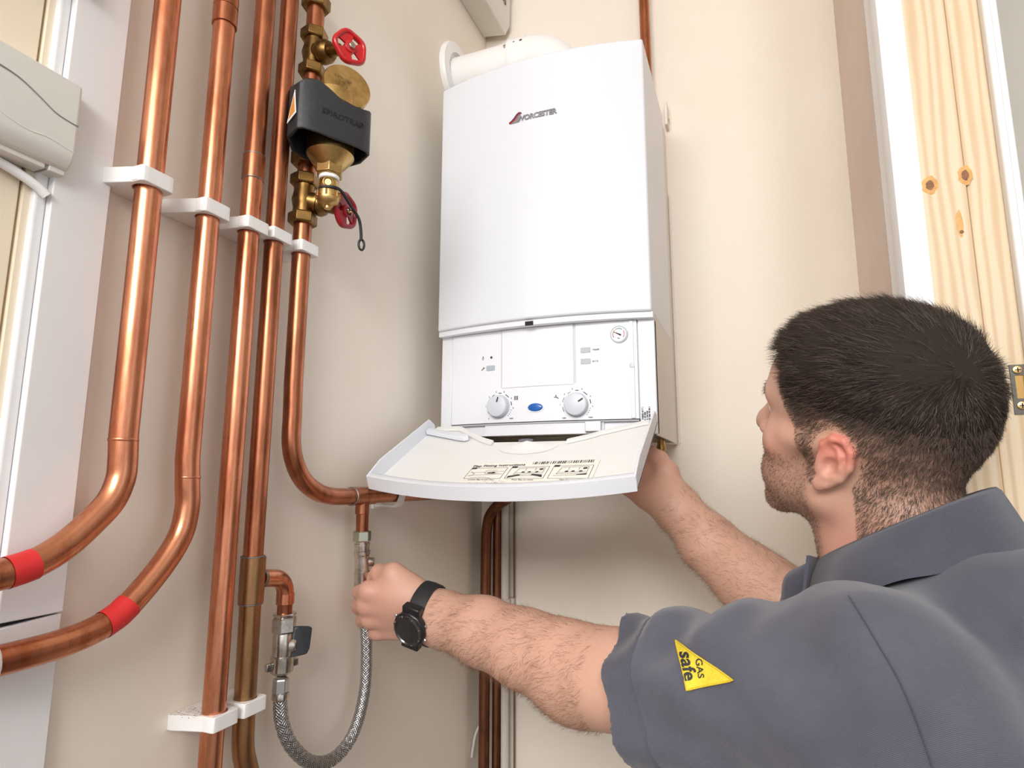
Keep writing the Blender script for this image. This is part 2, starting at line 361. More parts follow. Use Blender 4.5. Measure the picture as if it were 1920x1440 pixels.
# drop and wrench signs
t = fasmat(.0935, 1.5966, .0002)
dr = [(0, .0042), (.0009, .0018), (.0017, -.0006), (.0016, -.0026), (.0008, -.0037), (-.0008, -.0037), (-.0016, -.0026), (-.0017, -.0006), (-.0009, .0018)]
di = [(a*.55, -.0010+b*.5) for a, b in dr]
n = len(dr)
MB().add([t @ Vector((a, b, 0)) for a, b in dr] + [t @ Vector((a, b, 0)) for a, b in di], [(i, (i+1) % n, n+(i+1) % n, n+i) for i in range(n)]).build('flame_sign', INK, bo, smooth=False)
t = fasmat(.0935, 1.577, .0002)
MB().add([t @ Vector(p) for p in ((-.0034, -.0026, 0), (-.0024, -.0036, 0), (.0014, .0000, 0), (.0004, .0010, 0), (.0006, .0026, 0), (.0024, .0034, 0), (.0018, .0020, 0), (.0026, .0012, 0), (.0038, .0018, 0), (.0034, .0002, 0), (.0022, -.0004, 0))],
         [(0, 1, 2, 3), (3, 2, 10, 7, 6, 5, 4), (7, 10, 9, 8)]).build('wrench_sign', INK, bo, smooth=False)
# temperature knobs with printed scales
def knob(x, z, r, ang, nums, last, first_sign):
    t = fasmat(x, z, 0); nz = t.to_3x3() @ Vector((0, 0, 1))
    k = MB().lathe(onf(x, z, -.001), nz, [(0, r), (.012, r*.985), (.0138, r*.95), (.0145, r*.88), (.0147, .0001)], 40, cap=False).build('control_knob', KNOB, bo, angle=50)
    MB().lathe(onf(x, z, -.0004), nz, [(0, r*1.07), (.0014, r*1.07), (.0016, r*1.02)], 40).build('knob_base', mat('knob_base', (188, 193, 202), .4), k)
    d = Vector((sin(ang), cos(ang), 0)); p = Vector((-d.y, d.x, 0))
    MB().add([t @ (d*a + p*b*.0011 + Vector((0, 0, .0152))) for a, b in ((r*.35, -1), (r*.35, 1), (r*.82, 1), (r*.82, -1))] , [(0, 1, 2, 3)]).build('knob_pointer', INK, k, smooth=False)
    ring = MB()
    def arc(a0, a1, w):
        for i in range(5):
            b0, b1 = a0+(a1-a0)*i/5, a0+(a1-a0)*(i+1)/5
            ring.add([t @ Vector((sin(q)*rr, cos(q)*rr, .0003)) for q, rr in ((b0, r*1.2), (b1, r*1.2), (b1, r*1.2+w), (b0, r*1.2+w))], [(0, 1, 2, 3)])
    A = [radians(v) for v in (-128, -88, -48, -14, 20, 60, 98)]
    for i in range(6): arc(A[i]+radians(10), A[i+1]-radians(10), .0009 if i < 3 else .0014)
    for q in (107, 116, 125, 134):
        q = radians(q); c = Vector((sin(q)*r*1.24, cos(q)*r*1.24, .0003)); w = .0007
        ring.add([t @ (c+Vector(v)) for v in ((-w, -w, 0), (w, -w, 0), (w, w, 0), (-w, w, 0))], [(0, 1, 2, 3)])
    ring.build('dial_scale', INK, bo, smooth=False)
    for a, s_ in zip(A[1:], nums):
        print_text('dial_number', s_, .0042, x+sin(a)*r*1.4, z+cos(a)*r*1.4, INK, .0001)
    a = radians(140); print_text('dial_number', last, .0044, x+sin(a)*r*1.55+.004, z+cos(a)*r*1.45, INK, .0001)
    a = radians(-140); print_text('dial_number', first_sign, .0044, x+sin(a)*r*1.55-.0016, z+cos(a)*r*1.45, INK, .0001)
knob(.1275, 1.506, .0195, radians(16), '123456'[0:6], 'max', '*')
knob(.2690, 1.5035, .0198, radians(58), ('1', '2', '3', '4', 'e', '5'), 'max', 'min')
# radiator and tap signs
t = fasmat(.1600, 1.5195, .0002); m_ = MB()
for i in range(4): m_.add([t @ Vector((a, b, 0)) for a, b in ((-.0034, -.0030+i*.0018), (.0036, -.0030+i*.0018), (.0036, -.0020+i*.0018), (-.0034, -.0020+i*.0018))], [(0, 1, 2, 3)])
for a in (-.0034, .0026): m_.add([t @ Vector((a+q, b, 0)) for q, b in ((0, -.0036), (.001, -.0036), (.001, .0038), (0, .0038))], [(0, 1, 2, 3)])
m_.build('radiator_sign', INK, bo, smooth=False)
t = fasmat(.2340, 1.5180, .0002)
MB().add([t @ Vector((a, b, 0)) for a, b in ((-.0042, .0002), (.0012, .0004), (.0044, -.0026), (.0034, -.0038), (.0008, -.0012), (-.0042, -.0010), (-.0018, .0026), (-.0006, .0038), (.0006, .0026), (-.0004, .0006), (-.0010, .0006))],
         [(0, 5, 4, 1), (1, 4, 3, 2), (6, 10, 9, 8, 7)]).build('tap_sign', INK, bo, smooth=False)
# blue oval badge
el = [(.0138*cos(2*pi*k/32), .0072*sin(2*pi*k/32)) for k in range(32)]
t = fasmat(.1965, 1.5015, 0)
bb = MB()
for sc, h in ((1., .0012), (.93, .0020), (.6, .0026), (.25, .0028)): bb.v += [tuple(t @ Vector((a*sc, b*sc, h))) for a, b in el]
bb.f = [(i*32+k, i*32+(k+1) % 32, (i+1)*32+(k+1) % 32, (i+1)*32+k) for i in range(3) for k in range(32)] + [tuple(range(96, 128))]
badge = bb.build('oval_badge', BLUE, bo)
MB().prism([t @ Vector((a*1.14, b*1.22, -.001)) for a, b in el], t.to_3x3() @ Vector((0, 0, .0022))).build('badge_rim', BOILS, badge)
# pressure gauge
g = MB().lathe(onf(.3425, 1.6205, -.002), (0, -1, 0), [(0, .0155), (.003, .0155), (.0045, .0146), (.0052, .0128), (.0042, .0124)], 40).build('pressure_gauge', KNOB, bo)
gy = fas(.3425)-.0024
MB().lathe((.3425, gy, 1.6205), (0, -1, 0), [(0, .0123), (.0001, .0001)], 36).build('gauge_dial', mat('dial_white', (246, 246, 246), .4), g)
def gauge_arc(name, a0, a1, m, r0=.0088, r1=.0102):
    k = MB(); nseg = 8
    for i in range(nseg):
        b0, b1 = radians(a0+(a1-a0)*i/nseg), radians(a0+(a1-a0)*(i+.86)/nseg)
        k.add([(.3425+sin(q)*rr, gy-.0003, 1.6205+cos(q)*rr) for q, rr in ((b0, r0), (b1, r0), (b1, r1), (b0, r1))], [(0, 1, 2, 3)])
    k.build(name, m, g, smooth=False)
gauge_arc('gauge_scale', -125, -40, mat('gauge_red', (190, 50, 50), .5)); gauge_arc('gauge_scale', -32, 40, mat('gauge_green', (40, 120, 110), .5)); gauge_arc('gauge_scale', 55, 130, MATS['gauge_red'])
a = radians(-62); d = Vector((sin(a), 0, cos(a))); p = Vector((cos(a), 0, -sin(a))); c = Vector((.3425, gy-.0008, 1.6205))
MB().add([c-d*.0048+p*.0016, c-d*.0048-p*.0016, c+d*.0094-p*.0003, c+d*.0094+p*.0003], [(0, 1, 2, 3)]).build('gauge_needle', INK, g, smooth=False)
MB().mesh(text_mesh('bar', .0032, .0001, .00005), basis((.3425, gy-.0004, 1.6135), (1, 0, 0), (0, 0, 1))).build('lettering', INK, g, smooth=False)
# serial lettering up the right rail
for i, s_ in enumerate(('710023 64 7 1', 'GC 47-406', '7716 130 045', '47 406 78 28 1')):
    print_text('lettering', s_, .0036, .3772+i*.0036, 1.4860+(.0 if i in (0, 3) else -.006), INK, .00018, rot=pi/2, d=-.0004)
# hinge bar and tray edge below the fascia
MB().prism([(x, fas(x)+.002, 1.4545) for x in cx[0:1] + fx if .09 <= x <= .315] + [(.315, -.28, 1.4545), (.09, -.28, 1.4545)], (0, 0, .0195)).build('hinge_bar', BOILS, bo, bevel=.001)
MB().prism([(x, fas(x)-.0002, 1.4735) for x in fx] + [(.3715, -.28, 1.4735), (.026, -.28, 1.4735)], (0, 0, .0025)).build('groove', MATS['groove_grey'], bo)
MB().prism([(x, fas(x)+.007, 1.455) for x in fx] + [(.3715, -.28, 1.455), (.026, -.28, 1.455)], (0, 0, .02)).build('lower_tray', BOILS, bo)
MB().box((.285, -.3225, 1.4575), (.311, -.31, 1.4735)).build('hinge_block', BOILS, bo, bevel=.0008)
MB().box((.2845, -.321, 1.457), (.2853, -.308, 1.474)).box((.285, -.321, 1.4731), (.312, -.308, 1.4738)).build('groove', MATS['groove_grey'], bo)

# ---- open flap: plane through the hinge, falling towards the viewer
fy = Vector((0, -.884, -.467)).normalized(); fn = Vector((0, -.467, .884)).normalized()     # along the flap, and up out of its inner face
H0 = Vector((0, -.336, 1.462))
def FP(x, s, h=0.): return H0 + Vector((x, 0, 0)) + fy*s + fn*h
def so(x): return .202 + .031*(1-((x-.2)/.2)**2)
S0X = [-.003, .050, .060, .090, .121, .146, .272, .304, .322, .386, .403]; S0S = [-.018, -.016, -.013, .013, .036, .050, .050, .033, .019, -.016, -.018]
def s0(x): return float(np.interp(x, S0X, S0S))
ux = sorted(set([-.003 + i*.406/36 for i in range(37)] + S0X))
flap = MB().grid(lambda x, v: FP(x, s0(x) + v*(so(x)-s0(x)), 0), ux, [i/10 for i in range(11)], -fn*.0028).build('drop_flap', BOILIN, bo, angle=30)
for x0, x1 in ((-.003, .0), (.4, .403)):
    x_ = (x0+x1)/2
    MB().prism([FP(x0, -.02, -.003), FP(x0, -.022, .006), FP(x0, -.008, .0225), FP(x0, .16, .0255), FP(x0, so(x_)+.001, .018), FP(x0, so(x_)+.001, -.003)], (x1-x0, 0, 0)).build('flap_side', BOILW, flap, bevel=.0008)
rim = MB(); nn = len(ux)
rows = [[FP(x, so(x)+a, h) for x in ux] for a, h in ((-.030, .0005), (-.016, .0150), (-.004, .0180), (.0005, .0175), (.0025, -.003))]
rim.add(sum(rows, []), [(r*nn+i, r*nn+i+1, (r+1)*nn+i+1, (r+1)*nn+i) for r in range(4) for i in range(nn-1)])
rim.build('flap_rim', BOILW, flap, angle=50)
# raised ribs along the hinge edge, step on the left, moulded finger hole
for x0, x1 in ((-.001, .150), (.268, .401)):
    us = [x for x in ux if x0 <= x <= x1]
    MB().grid(lambda x, v: FP(x, s0(x) + .001 + v*.013, .0045), us, [0, .5, 1], -fn*.004).build('flap_rib', BOILIN, flap, bevel=.0008)
MB().prism([FP(.001, .004, .003), FP(.001, .016, .003), FP(.080, .047, .003), FP(.092, .050, .003), FP(.098, .044, .003), FP(.092, .036, .003)], fn*.008).build('flap_step', BOILW, flap, bevel=.0012)
mo = MB()
mo.grid(lambda a, r: FP(.210 + .050*r*cos(a), .0665 + (.030 if sin(a) > 0 else .014)*r*sin(a), .0005+.009*max(0, 1-r)**1.7), [2*pi*i/36 for i in range(37)], [.0, .12, .25, .4, .6, .8, 1.])
mo.build('finger_mould', BOILIN, flap, angle=80)
MB().prism([FP(.207 + .0125*cos(2*pi*k/20), .0630 + .0042*sin(2*pi*k/20), .0070) for k in range(20)], fn*.0024).build('finger_hole', mat('hole_grey', (110, 110, 122), .7), flap)
# instruction sticker
def ST(u, v, h=.0013):      # u across 0..1, v down the sticker 0..1
    return FP(.147 + .186*u, .136 + .050*v - .012*u*(1-v), h)
st = MB().grid(lambda u, v: ST(-.015+u*1.045, -.07+v*1.05, .0012), [0, .5, 1], [0, .5, 1], -fn*.0004).build('instruction_sticker', PAPER, flap, smooth=False)
st2 = MB().prism([ST(-.02, .96, .0012), ST(.66, 1.0, .0012), ST(.655, 1.36, .0012), ST(-.05, 1.26, .0012)], -fn*.0004).build('sticker_strip', PAPER, flap, smooth=False)
ln = MB()
def line(u0, v0, u1, v1, w=.0006):
    a, b = ST(u0, v0, .0016), ST(u1, v1, .0016); d = (b-a).normalized(); q = d.cross(fn)*w
    ln.add([a-q, b-q, b+q, a+q], [(0, 1, 2, 3)])
def poly(pts): ln.add([ST(u, v, .0016) for u, v in pts], [tuple(range(len(pts)))])
for u0 in (.0, .345, .69):
    for (a, b, c, d) in ((0, .22, .31, .22), (.31, .22, .31, .86), (.31, .86, 0, .86), (0, .86, 0, .22)): line(u0+a, b, u0+c, d, .00035)
    poly([(u0, .16), (u0+.045, .16), (u0+.045, .26), (u0, .26)])
for (a, b, c, d) in ((.02, .42, .06, .55), (.06, .55, .05, .66), (.05, .66, .02, .72), (.02, .5, .30, .44), (.02, .66, .3, .6), (.05, .8, .16, .78), (.16, .78, .22, .84), (.14, .5, .16, .58), (.16, .58, .27, .55), (.14, .42, .16, .36), (.16, .36, .24, .38)): line(a, b, c, d, .0003)
poly([(.17, .5), (.21, .49), (.21, .46), (.24, .52), (.21, .58), (.21, .55), (.17, .55)])
for u0 in (.345, .69):
    for (a, b, c, d) in ((.07, .30, .28, .28), (.28, .28, .28, .6), (.28, .6, .05, .64), (.05, .64, .07, .3), (.13, .3, .13, .44), (.21, .3, .21, .44), (.06, .56, .27, .52), (.03, .72, .29, .68)): line(u0+a, b, u0+c, d, .0003)
    for a in (.11, .16, .22): poly([(u0+a, .48), (u0+a+.02, .47), (u0+a+.024, .54), (u0+a-.004, .55)])
    poly([(u0+.24, .33), (u0+.27, .32), (u0+.27, .4), (u0+.24, .41)])
poly([(.36, .72), (.44, .64), (.46, .68), (.41, .76), (.36, .82)]); poly([(.55, .62), (.63, .66), (.64, .8), (.6, .74), (.54, .68)])
poly([(.9, .66), (.98, .62), (.97, .68), (.9, .70)])
random.seed(3); u = .50
while u < .985:
    w = random.choice((.004, .006, .010)); poly([(u, -.06), (u+w, -.06), (u+w, .08), (u, .08)]); u += w+random.choice((.005, .008, .012))
ln.build('sticker_drawing', INK, flap, smooth=False)
def sticker_text(txt, size, u, v, w, bold=.0):
    me = text_mesh(txt, size, bold, .00004); o3 = ST(u, v, .0017)
    MB().mesh(me, basis(o3, ST(u+.05, v)-ST(u-.05, v), -fy) @ Matrix.Diagonal((w, 1, 1, 1))).build('lettering', INK, flap, smooth=False)
sticker_text('Flap Fitting Instructions', .0088, .22, .08, 1.0, .00012)
sticker_text('Locate flap in the slot', .0046, .155, .93, 1.); sticker_text('Push flap to close', .0046, .50, .93, 1.); sticker_text('Flap fitted', .0046, .84, .93, 1.)
sticker_text('Use only as a quick fitting guide. Ring spares', .0052, .31, 1.12, 1.)
sc_ = MB(); random.seed(9)
for i in range(26):
    x = .196+random.random()*.036; s_ = so(x)-.012-.006*random.random(); a = random.random()*6
    sc_.add([FP(x+cos(a+q)*l, s_+sin(a+q)*l, .0184) for q, l in ((0, .0028), (2.4, .0009), (3.6, .0016))], [(0, 1, 2)])
sc_.build('scratches', mat('scratch_grey', (196, 198, 202), .6), flap, smooth=False)

# ---- silver logo on the cover
def cov_pt(x, z, d=0.): return Vector((x, bow(x, -.317, .028)-d, z))
def covmat(x, z, d): return basis(cov_pt(x, z, d), cov_pt(x+.01, z)-cov_pt(x-.01, z), (0, 0, 1))
lt = MB().mesh(text_mesh('WORCESTER', .0135, .0004, .0007, 'CENTER', spacing=.93), covmat(.2105, 2.0325, .0009) @ Matrix.Diagonal((1., 1, 1, 1))).build('logo_lettering', CHROMED, bo, smooth=False)
def swoosh(name, pts, m, h):
    t = covmat(.166, 2.035, .0002)
    MB().prism([t @ Vector((a, b, 0)) for a, b in pts], t.to_3x3() @ Vector((0, 0, h))).build(name, m, bo, smooth=False)
DRED = mat('logo_red', (172, 34, 52), .3); DGREY = mat('logo_dark', (88, 76, 84), .3, .6)
swoosh('logo_stripe', [(-.0095, -.0045), (-.004, -.0035), (.002, .001), (.008, .0075), (.012, .0095), (.0155, .0085), (.0135, .0105), (.010, .0115), (.006, .0095), (0, .0025), (-.005, -.0018)], DGREY, .0013)
swoosh('logo_stripe', [(-.0098, -.0068), (-.003, -.0058), (.003, -.0012), (.009, .0058), (.0125, .0075), (.0155, .0080), (.012, .0092), (.0082, .0074), (.002, .0008), (-.004, -.0036), (-.0095, -.0046)], DRED, .0015)
swoosh('logo_swoosh', [(-.0085, -.0080), (.010, -.0080), (.013, .0066), (.0125, .0074), (.009, .0056), (.003, -.0014), (-.003, -.0060)], CHROMED, .0011)

# brass valve under the boiler, above the hand
v = thing('isolation_valve', 'small brass service valve hanging under the boiler above the hand', 'valve', (.385, -.16, 1.40))
MB().lathe((.385, -.16, 1.452), (0, 0, -1), [(0, .007), (.012, .007), (.012, .0085), (.02, .0085), (.02, .006), (.03, .006)], 16).build('stem', BRASS, v)
MB().lathe((.385, -.16, 1.425), (0, 0, -1), [(0, .011), (.018, .011)], 6).build('nut', CHROME, v, smooth=False)
MB().tube([(.385, -.16, 1.408), (.385, -.16, 1.375)], .0075, 16).build('tail_pipe', CHROME, v)
cp = thing('condensate_outlet', 'dark grey outlet stub under the boiler beside the brass valve', 'outlet', (.352, -.2, 1.41))
MB().lathe((.352, -.2, 1.452), (0, 0, -1), [(0, .012), (.015, .012), (.016, .016), (.03, .016), (.032, .010), (.04, .010)], 20).build('stub', STEELD, cp)
MB().lathe((.352, -.2, 1.425), (0, 0, -1), [(0, .018), (.008, .018)], 6).build('nut', BRASSD, cp, smooth=False)

# ================================================================== flue
fl_ = thing('flue_pipe', 'white round flue pipe running from boiler top into the side wall', 'flue', (.2, -.165, 2.153))
MB().tube([(XL, -.165, 2.286), (.108, -.165, 2.286)], .0495, 40).build('pipe', FLUEW, fl_)
MB().lathe((XL, -.168, 2.292), (1, 0, 0), [(0, .078), (.006, .079), (.012, .076), (.013, .054), (.006, .052)], 48).build('wall_flange', FLUEW, fl_, angle=50)
MB().lathe((.094, -.165, 2.286), (1, 0, 0), [(0, .0505), (.001, .0545), (.006, .0555), (.014, .0545), (.040, .0535)], 40).build('collar', FLUEW, fl_, angle=50)
el_ = [(.13, -.165, 2.286)] + [(.13+.075*sin(q), -.165, 2.286-.075*(1-cos(q))) for q in [pi/2*i/10 for i in range(1, 11)]] + [(.205, -.165, 2.153)]
MB().tube(el_, .0525, 40).build('elbow', FLUEW, fl_)
for (x, z, r, m) in ((.092, 2.302, .0030, CHROME), (.113, 2.305, .0030, CHROME), (.129, 2.305, .0034, STEELD)):
    a = math.asin((z-2.286)/.053); y = -.165-.0525*cos(a)
    MB().lathe((x, y+.001, z), (0, -cos(a), sin(a)), [(0, r), (.0022, r), (.003, r*.5)], 12).build('screw', m, fl_)
# ================================================================== copper pipework on the left wall
RP = .012
def pipe_thing(name, label, loc, cat='pipe', group=None): return thing(name, label, cat, loc, group)
def vtube(y, z0, z1, r, name, m, parent, x=XP, n=28, seg=1):
    return MB().tube([(x, y, z0+(z1-z0)*i/seg) for i in range(seg+1)], r, n).build(name, m, parent)
def solder(y, z, r, parent, x=XP): return MB().lathe((x, y, z-.0012), (0, 0, 1), [(0, r), (.0006, r+.0007), (.0018, r+.0007), (.0024, r)], 28).build('solder_ring', SOLDER, parent)

p1 = pipe_thing('copper_pipe', 'thick copper pipe nearest the white board, bending left with red tape', (XP, -.9, 1.30))
path1 = [(XP, -.900, z) for z in (CZ, 2.2, 1.75, 1.5, 1.42)] + catmull([(XP, -.8985, 1.400), (XP, -.8985, 1.380), (XP, -.9055, 1.3595), (XP, -.9205, 1.3420), (XP, -.941, 1.3235), (XP, -.964, 1.3105), (XP, -.990, 1.3045), (XP, -1.03, 1.302)], 5) + [(XP, -1.2, 1.300), (XP, -1.6, 1.300)]
MB().tube(path1, [RP*1.04]*len(path1), 32).build('tube', COPPER, p1)
MB().lathe((XP, -.9, 1.414), (0, 0, 1), [(0, RP*1.04), (.0008, RP*1.075), (.0022, RP*1.075), (.003, RP*1.04)], 32).build('bend_ring', COPPER, p1)
def tape(P, r, parent):
    P = [Vector(p) for p in P]; MB().tube(catmull(P, 4), r, 32, cap=False).build('red_tape', TAPE, parent)
tape([(XP, -.9655, 1.3098), (XP, -.974, 1.3075), (XP, -.985, 1.3053)], RP*1.04+.0005, p1)
p2 = pipe_thing('copper_pipe', 'copper pipe second from the white board, bending left above a joint', (XP, -.828, 1.24))
path2 = [(XP, -.828, z) for z in (CZ, 2.2, 1.75, 1.5, 1.40)] + catmull([(XP, -.8255, 1.372), (XP, -.8235, 1.350), (XP, -.828, 1.3235), (XP, -.843, 1.2985), (XP, -.866, 1.2730), (XP, -.888, 1.2545), (XP, -.912, 1.2450), (XP, -.940, 1.2405), (XP, -.975, 1.2390)], 5) + [(XP, -1.1, 1.238), (XP, -1.6, 1.238)]
MB().tube(path2, RP, 32).build('tube', COPPER, p2)
MB().lathe((XP, -.8258, 1.379), (0, 0, 1), [(0, RP), (.0008, RP*1.04), (.0022, RP*1.04), (.003, RP)], 32).build('bend_ring', COPPER, p2)
tape([(XP, -.8785, 1.2618), (XP, -.888, 1.2545), (XP, -.899, 1.2492), (XP, -.9015, 1.2483)], RP+.0005, p2)
cpl = MB().lathe((XP, -.828, 1.909), (0, 0, 1), [(0, RP), (.0004, RP+.0017), (.022, RP+.0017), (.0225, RP+.001), (.0235, RP+.001), (.024, RP+.0017), (.046, RP+.0017), (.0464, RP)], 32).build('coupling', COPPERD, p2)
p3 = pipe_thing('copper_pipe', 'copper pipe third from the white board, straight with a soldered coupling', (XP, -.769, FZ))
MB().tube([(XP, -.769, CZ), (XP, -.769, 1.768)], RP, 28).build('tube', COPPERD, p3)
MB().tube([(XP, -.769, 1.768), (XP, -.769, FZ)], RP, 28).build('tube', COPPER, p3)
MB().lathe((XP, -.769, 1.743), (0, 0, 1), [(0, RP), (.0004, RP+.0012), (.030, RP+.0012), (.0304, RP)], 28).build('coupling', COPPERD, p3)
solder(-.769, 1.743, RP+.0004, p3); solder(-.769, 1.774, RP+.0004, p3)
p4 = pipe_thing('copper_pipe', 'copper pipe fourth from the white board, tarnished below its branch tee', (XP, -.728, FZ))
MB().tube([(XP, -.728, CZ), (XP, -.728, 1.285)], RP*.96, 28).build('tube', COPPERD, p4)
MB().tube([(XP, -.728, 1.285), (XP, -.726, 1.14), (XP, -.7255, 1.105)] + catmull([(XP, -.725, 1.088), (XP, -.722, 1.07), (XP, -.713, 1.045), (XP, -.706, 1.02)], 4) + [(XP, -.705, FZ)], RP, 28).build('tube', COPPERT, p4)
tee = MB().lathe((XP, -.727, 1.236), (0, 0, 1), [(0, RP), (.0005, RP+.0022), (.052, RP+.0022), (.0525, RP)], 28).build('branch_tee', COPPERT, p4)
solder(-.728, 1.2885, RP+.0012, p4); solder(-.727, 1.2355, RP+.0012, p4)
p5 = pipe_thing('copper_pipe', 'copper pipe under the brass filter, bending right along the wall below the boiler', (XP, -.676, 1.353))
path5 = [(XP, -.678, z) for z in (1.725, 1.6, 1.5)] + catmull([(XP, -.6765, 1.46), (XP, -.6755, 1.425), (XP, -.6665, 1.3985), (XP, -.647, 1.3755), (XP, -.618, 1.3605), (XP, -.59, 1.3550), (XP, -.565, 1.3535)], 5) + [(XP, -.45, 1.3535), (XP, -.2, 1.352), (XP, -.012, 1.352)]
MB().tube(path5, RP, 28).build('tube', COPPERD, p5)
MB().lathe((XP, -.5445, 1.3535), (0, 1, 0), [(0, RP), (.0004, RP+.0016), (.056, RP+.0016), (.0564, RP)], 28).build('branch_tee', COPPERD, p5)
MB().lathe((XP, -.5455, 1.3535), (0, 1, 0), [(0, RP), (.0006, RP+.0018), (.0018, RP+.0018), (.0024, RP)], 28).build('solder_ring', SOLDER, p5)
MB().lathe((XP, -.5165, 1.344), (0, 0, -1), [(0, .0103), (.017, .0103), (.0175, .0092)], 24).build('branch_socket', COPPERD, p5)
MB().tube([(XP, -.5155, 1.33), (XP, -.5145, 1.295)], .0092, 24).build('branch_tube', COPPERD, p5)

# ---- hexagon nuts
def hexnut(c, axis, r, h, name, m, parent, a0=0.):
    return MB().lathe(c, axis, [(0, r*.9), (h*.12, r), (h*.88, r), (h, r*.9)], 6, a0).build(name, m, parent, angle=20, bevel=.0006)
# ---- gate valves with red handwheels
def gate_valve(y, zc, label, aged=BRASSD, wheel_m=REDP, n_lo=.024, n_hi=.024, wx=.066, wy=-.004, wd=.068, wn=(.88, -.42, -.02)):
    g = thing('gate_valve', label, 'valve', (XP, y, zc-.03), 'gate valves on the filter pipe')
    MB().lathe((XP, y, zc-.024), (0, 0, 1), [(0, .0145), (.012, .0135), (.024, .0160), (.036, .0135), (.048, .0145)], 28).build('valve_body', aged, g, angle=60)
    hexnut((XP, y, zc+n_hi-.004), (0, 0, 1), .0195, .016, 'compression_nut', aged, g, .3)
    hexnut((XP, y, zc-n_lo-.012), (0, 0, 1), .0195, .016, 'compression_nut', aged, g, .3)
    ax = Vector((wx, wy, -.012)).normalized(); c = Vector((XP, y, zc))
    MB().lathe(c, ax, [(.006, .0135), (.017, .0135), (.0175, .0165), (.0205, .0165), (.021, .0148), (.023, .0148), (.0235, .0160), (.0275, .0158), (.033, .0125), (.0335, .0085), (.050, .0080), (.0502, .0040), (.068, .0040)], 24).build('bonnet', aged, g, angle=30)
    wc = c + ax*wd; ax = Vector(wn).normalized()
    u = ax.cross(Vector((0, 0, 1))).normalized(); w = u.cross(ax)
    n = 60; wh = MB(); rows = []
    for (rr, hh) in ((.0215, -.0045), (.0243, -.002), (.0250, .001), (.0240, .0040), (.0215, .0052), (.0190, .0040), (.0182, .0), (.0192, -.0035)):
        rows += [wc + ax*hh + (u*cos(2*pi*k/n)+w*sin(2*pi*k/n))*(rr*(1+.045*cos(5*2*pi*k/n))) for k in range(n)]
    wh.add(rows, [(r*n+k, r*n+(k+1) % n, ((r+1) % 8)*n+(k+1) % n, ((r+1) % 8)*n+k) for r in range(8) for k in range(n)])
    W = wh.build('handwheel', wheel_m, g, angle=70)
    sp = MB()
    for q in range(3):
        a0, a1 = 2*pi*q/3+.35, 2*pi*q/3+1.75
        for i in range(6):
            b0, b1 = a0+(a1-a0)*i/6, a0+(a1-a0)*(i+1)/6
            sp.prism([wc+ax*-.0005+(u*cos(b)+w*sin(b))*r for b, r in ((b0, .006), (b1, .006), (b1, .0195), (b0, .0195))], ax*.003)
    sp.build('wheel_web', wheel_m, W, angle=30)
    MB().lathe(wc, ax, [(-.004, .0085), (.004, .0085), (.005, .007)], 20).build('wheel_hub', wheel_m, W)
    hexnut(wc, ax, .0048, .0085, 'spindle_nut', CHROME, W)
    return g
gate_valve(-.677, 1.981, 'brass gate valve with bright red handwheel above the black filter jacket')
gate_valve(-.679, 1.757, 'brass gate valve with dark red handwheel below the filter drain', wx=.045, wy=.022, wd=.058, wn=(.97, .05, -.05), wheel_m=mat('red_paint_dark', (158, 26, 42), .35, var=.1, vscale=50))
tn = thing('compression_fitting', 'brass compression nut on the copper pipe at the top edge', 'fitting', (XP, -.677, 2.05))
hexnut((XP, -.677, 2.052), (0, 0, 1), .0205, .02, 'nut', BRASSD, tn, .2); MB().lathe((XP, -.677, 2.07), (0, 0, 1), [(0, .015), (.05, .015)], 24).build('sleeve', BRASSD, tn)

MB().tube([(XP, -.677, 2.0), (XP, -.677, 2.056)], RP*1.03, 28).build('tail_tube', COPPERD, tn)

# ---- magnetic filter
fi = thing('magnetic_filter', 'brass dirt filter wrapped in a black plastic magnet jacket', 'filter', (.036, -.687, 1.74))
bc = Vector((.036, -.687, 0)); nrm = Vector((.885, -.466, 0)).normalized(); tan_ = Vector((.466, .885, 0)).normalized(); zz = Vector((0, 0, 1))
MB().lathe(bc+zz*1.790, zz, [(0, .016), (.004, .021), (.016, .0300), (.0175, .0312), (.019, .0308), (.094, .0305), (.105, .029), (.106, .0001)], 48, cap=False).build('body', BRASS, fi, angle=35)
for z0_, z1_ in ((1.777, 1.825), (1.93, 1.955)): MB().tube([(XP, -.677, z0_), (XP, -.677, z1_)], RP, 28).build('tail_tube', COPPERD, fi)
# slanted brass cap
cn = Vector((.74, -.50, .12)).normalized(); cc = Vector((.0585, -.6865, 1.9065))
MB().lathe(cc - cn*.03, cn, [(-.012, .022), (.0, .030), (.022, .0325), (.0285, .0330), (.0300, .0320), (.0302, .0001)], 48, cap=False).build('end_cap', BRASS, fi, angle=40)
# printed lines on the cap
t = basis(cc + cn*.0008, Vector((.3, .9, .05)), zz)
for i, s_ in enumerate(('0.SPIROTRAP MB', 'T -10 / 120C', 'P 0 - 10 BAR')):
    MB().mesh(text_mesh(s_, .0052, .0001, .00004), t @ Matrix.Translation((-.001, .006-.0052*i, 0))).build('lettering', mat('cap_print', (96, 74, 44), .6), fi, smooth=False)
# connection to the pipe
MB().lathe((XP, -.677, 1.822), zz, [(0, .0135), (.004, .0175), (.03, .0185), (.09, .0185), (.105, .0150), (.112, .0135)], 28).build('pipe_connection', BRASSD, fi)
hexnut((XP, -.677, 1.808), zz, .0215, .02, 'connection_nut', BRASSD, fi, .25)
MB().tube([(XP+.008, -.678, 1.87), (.02, -.683, 1.87)], .018, 24).build('branch', BRASSD, fi)
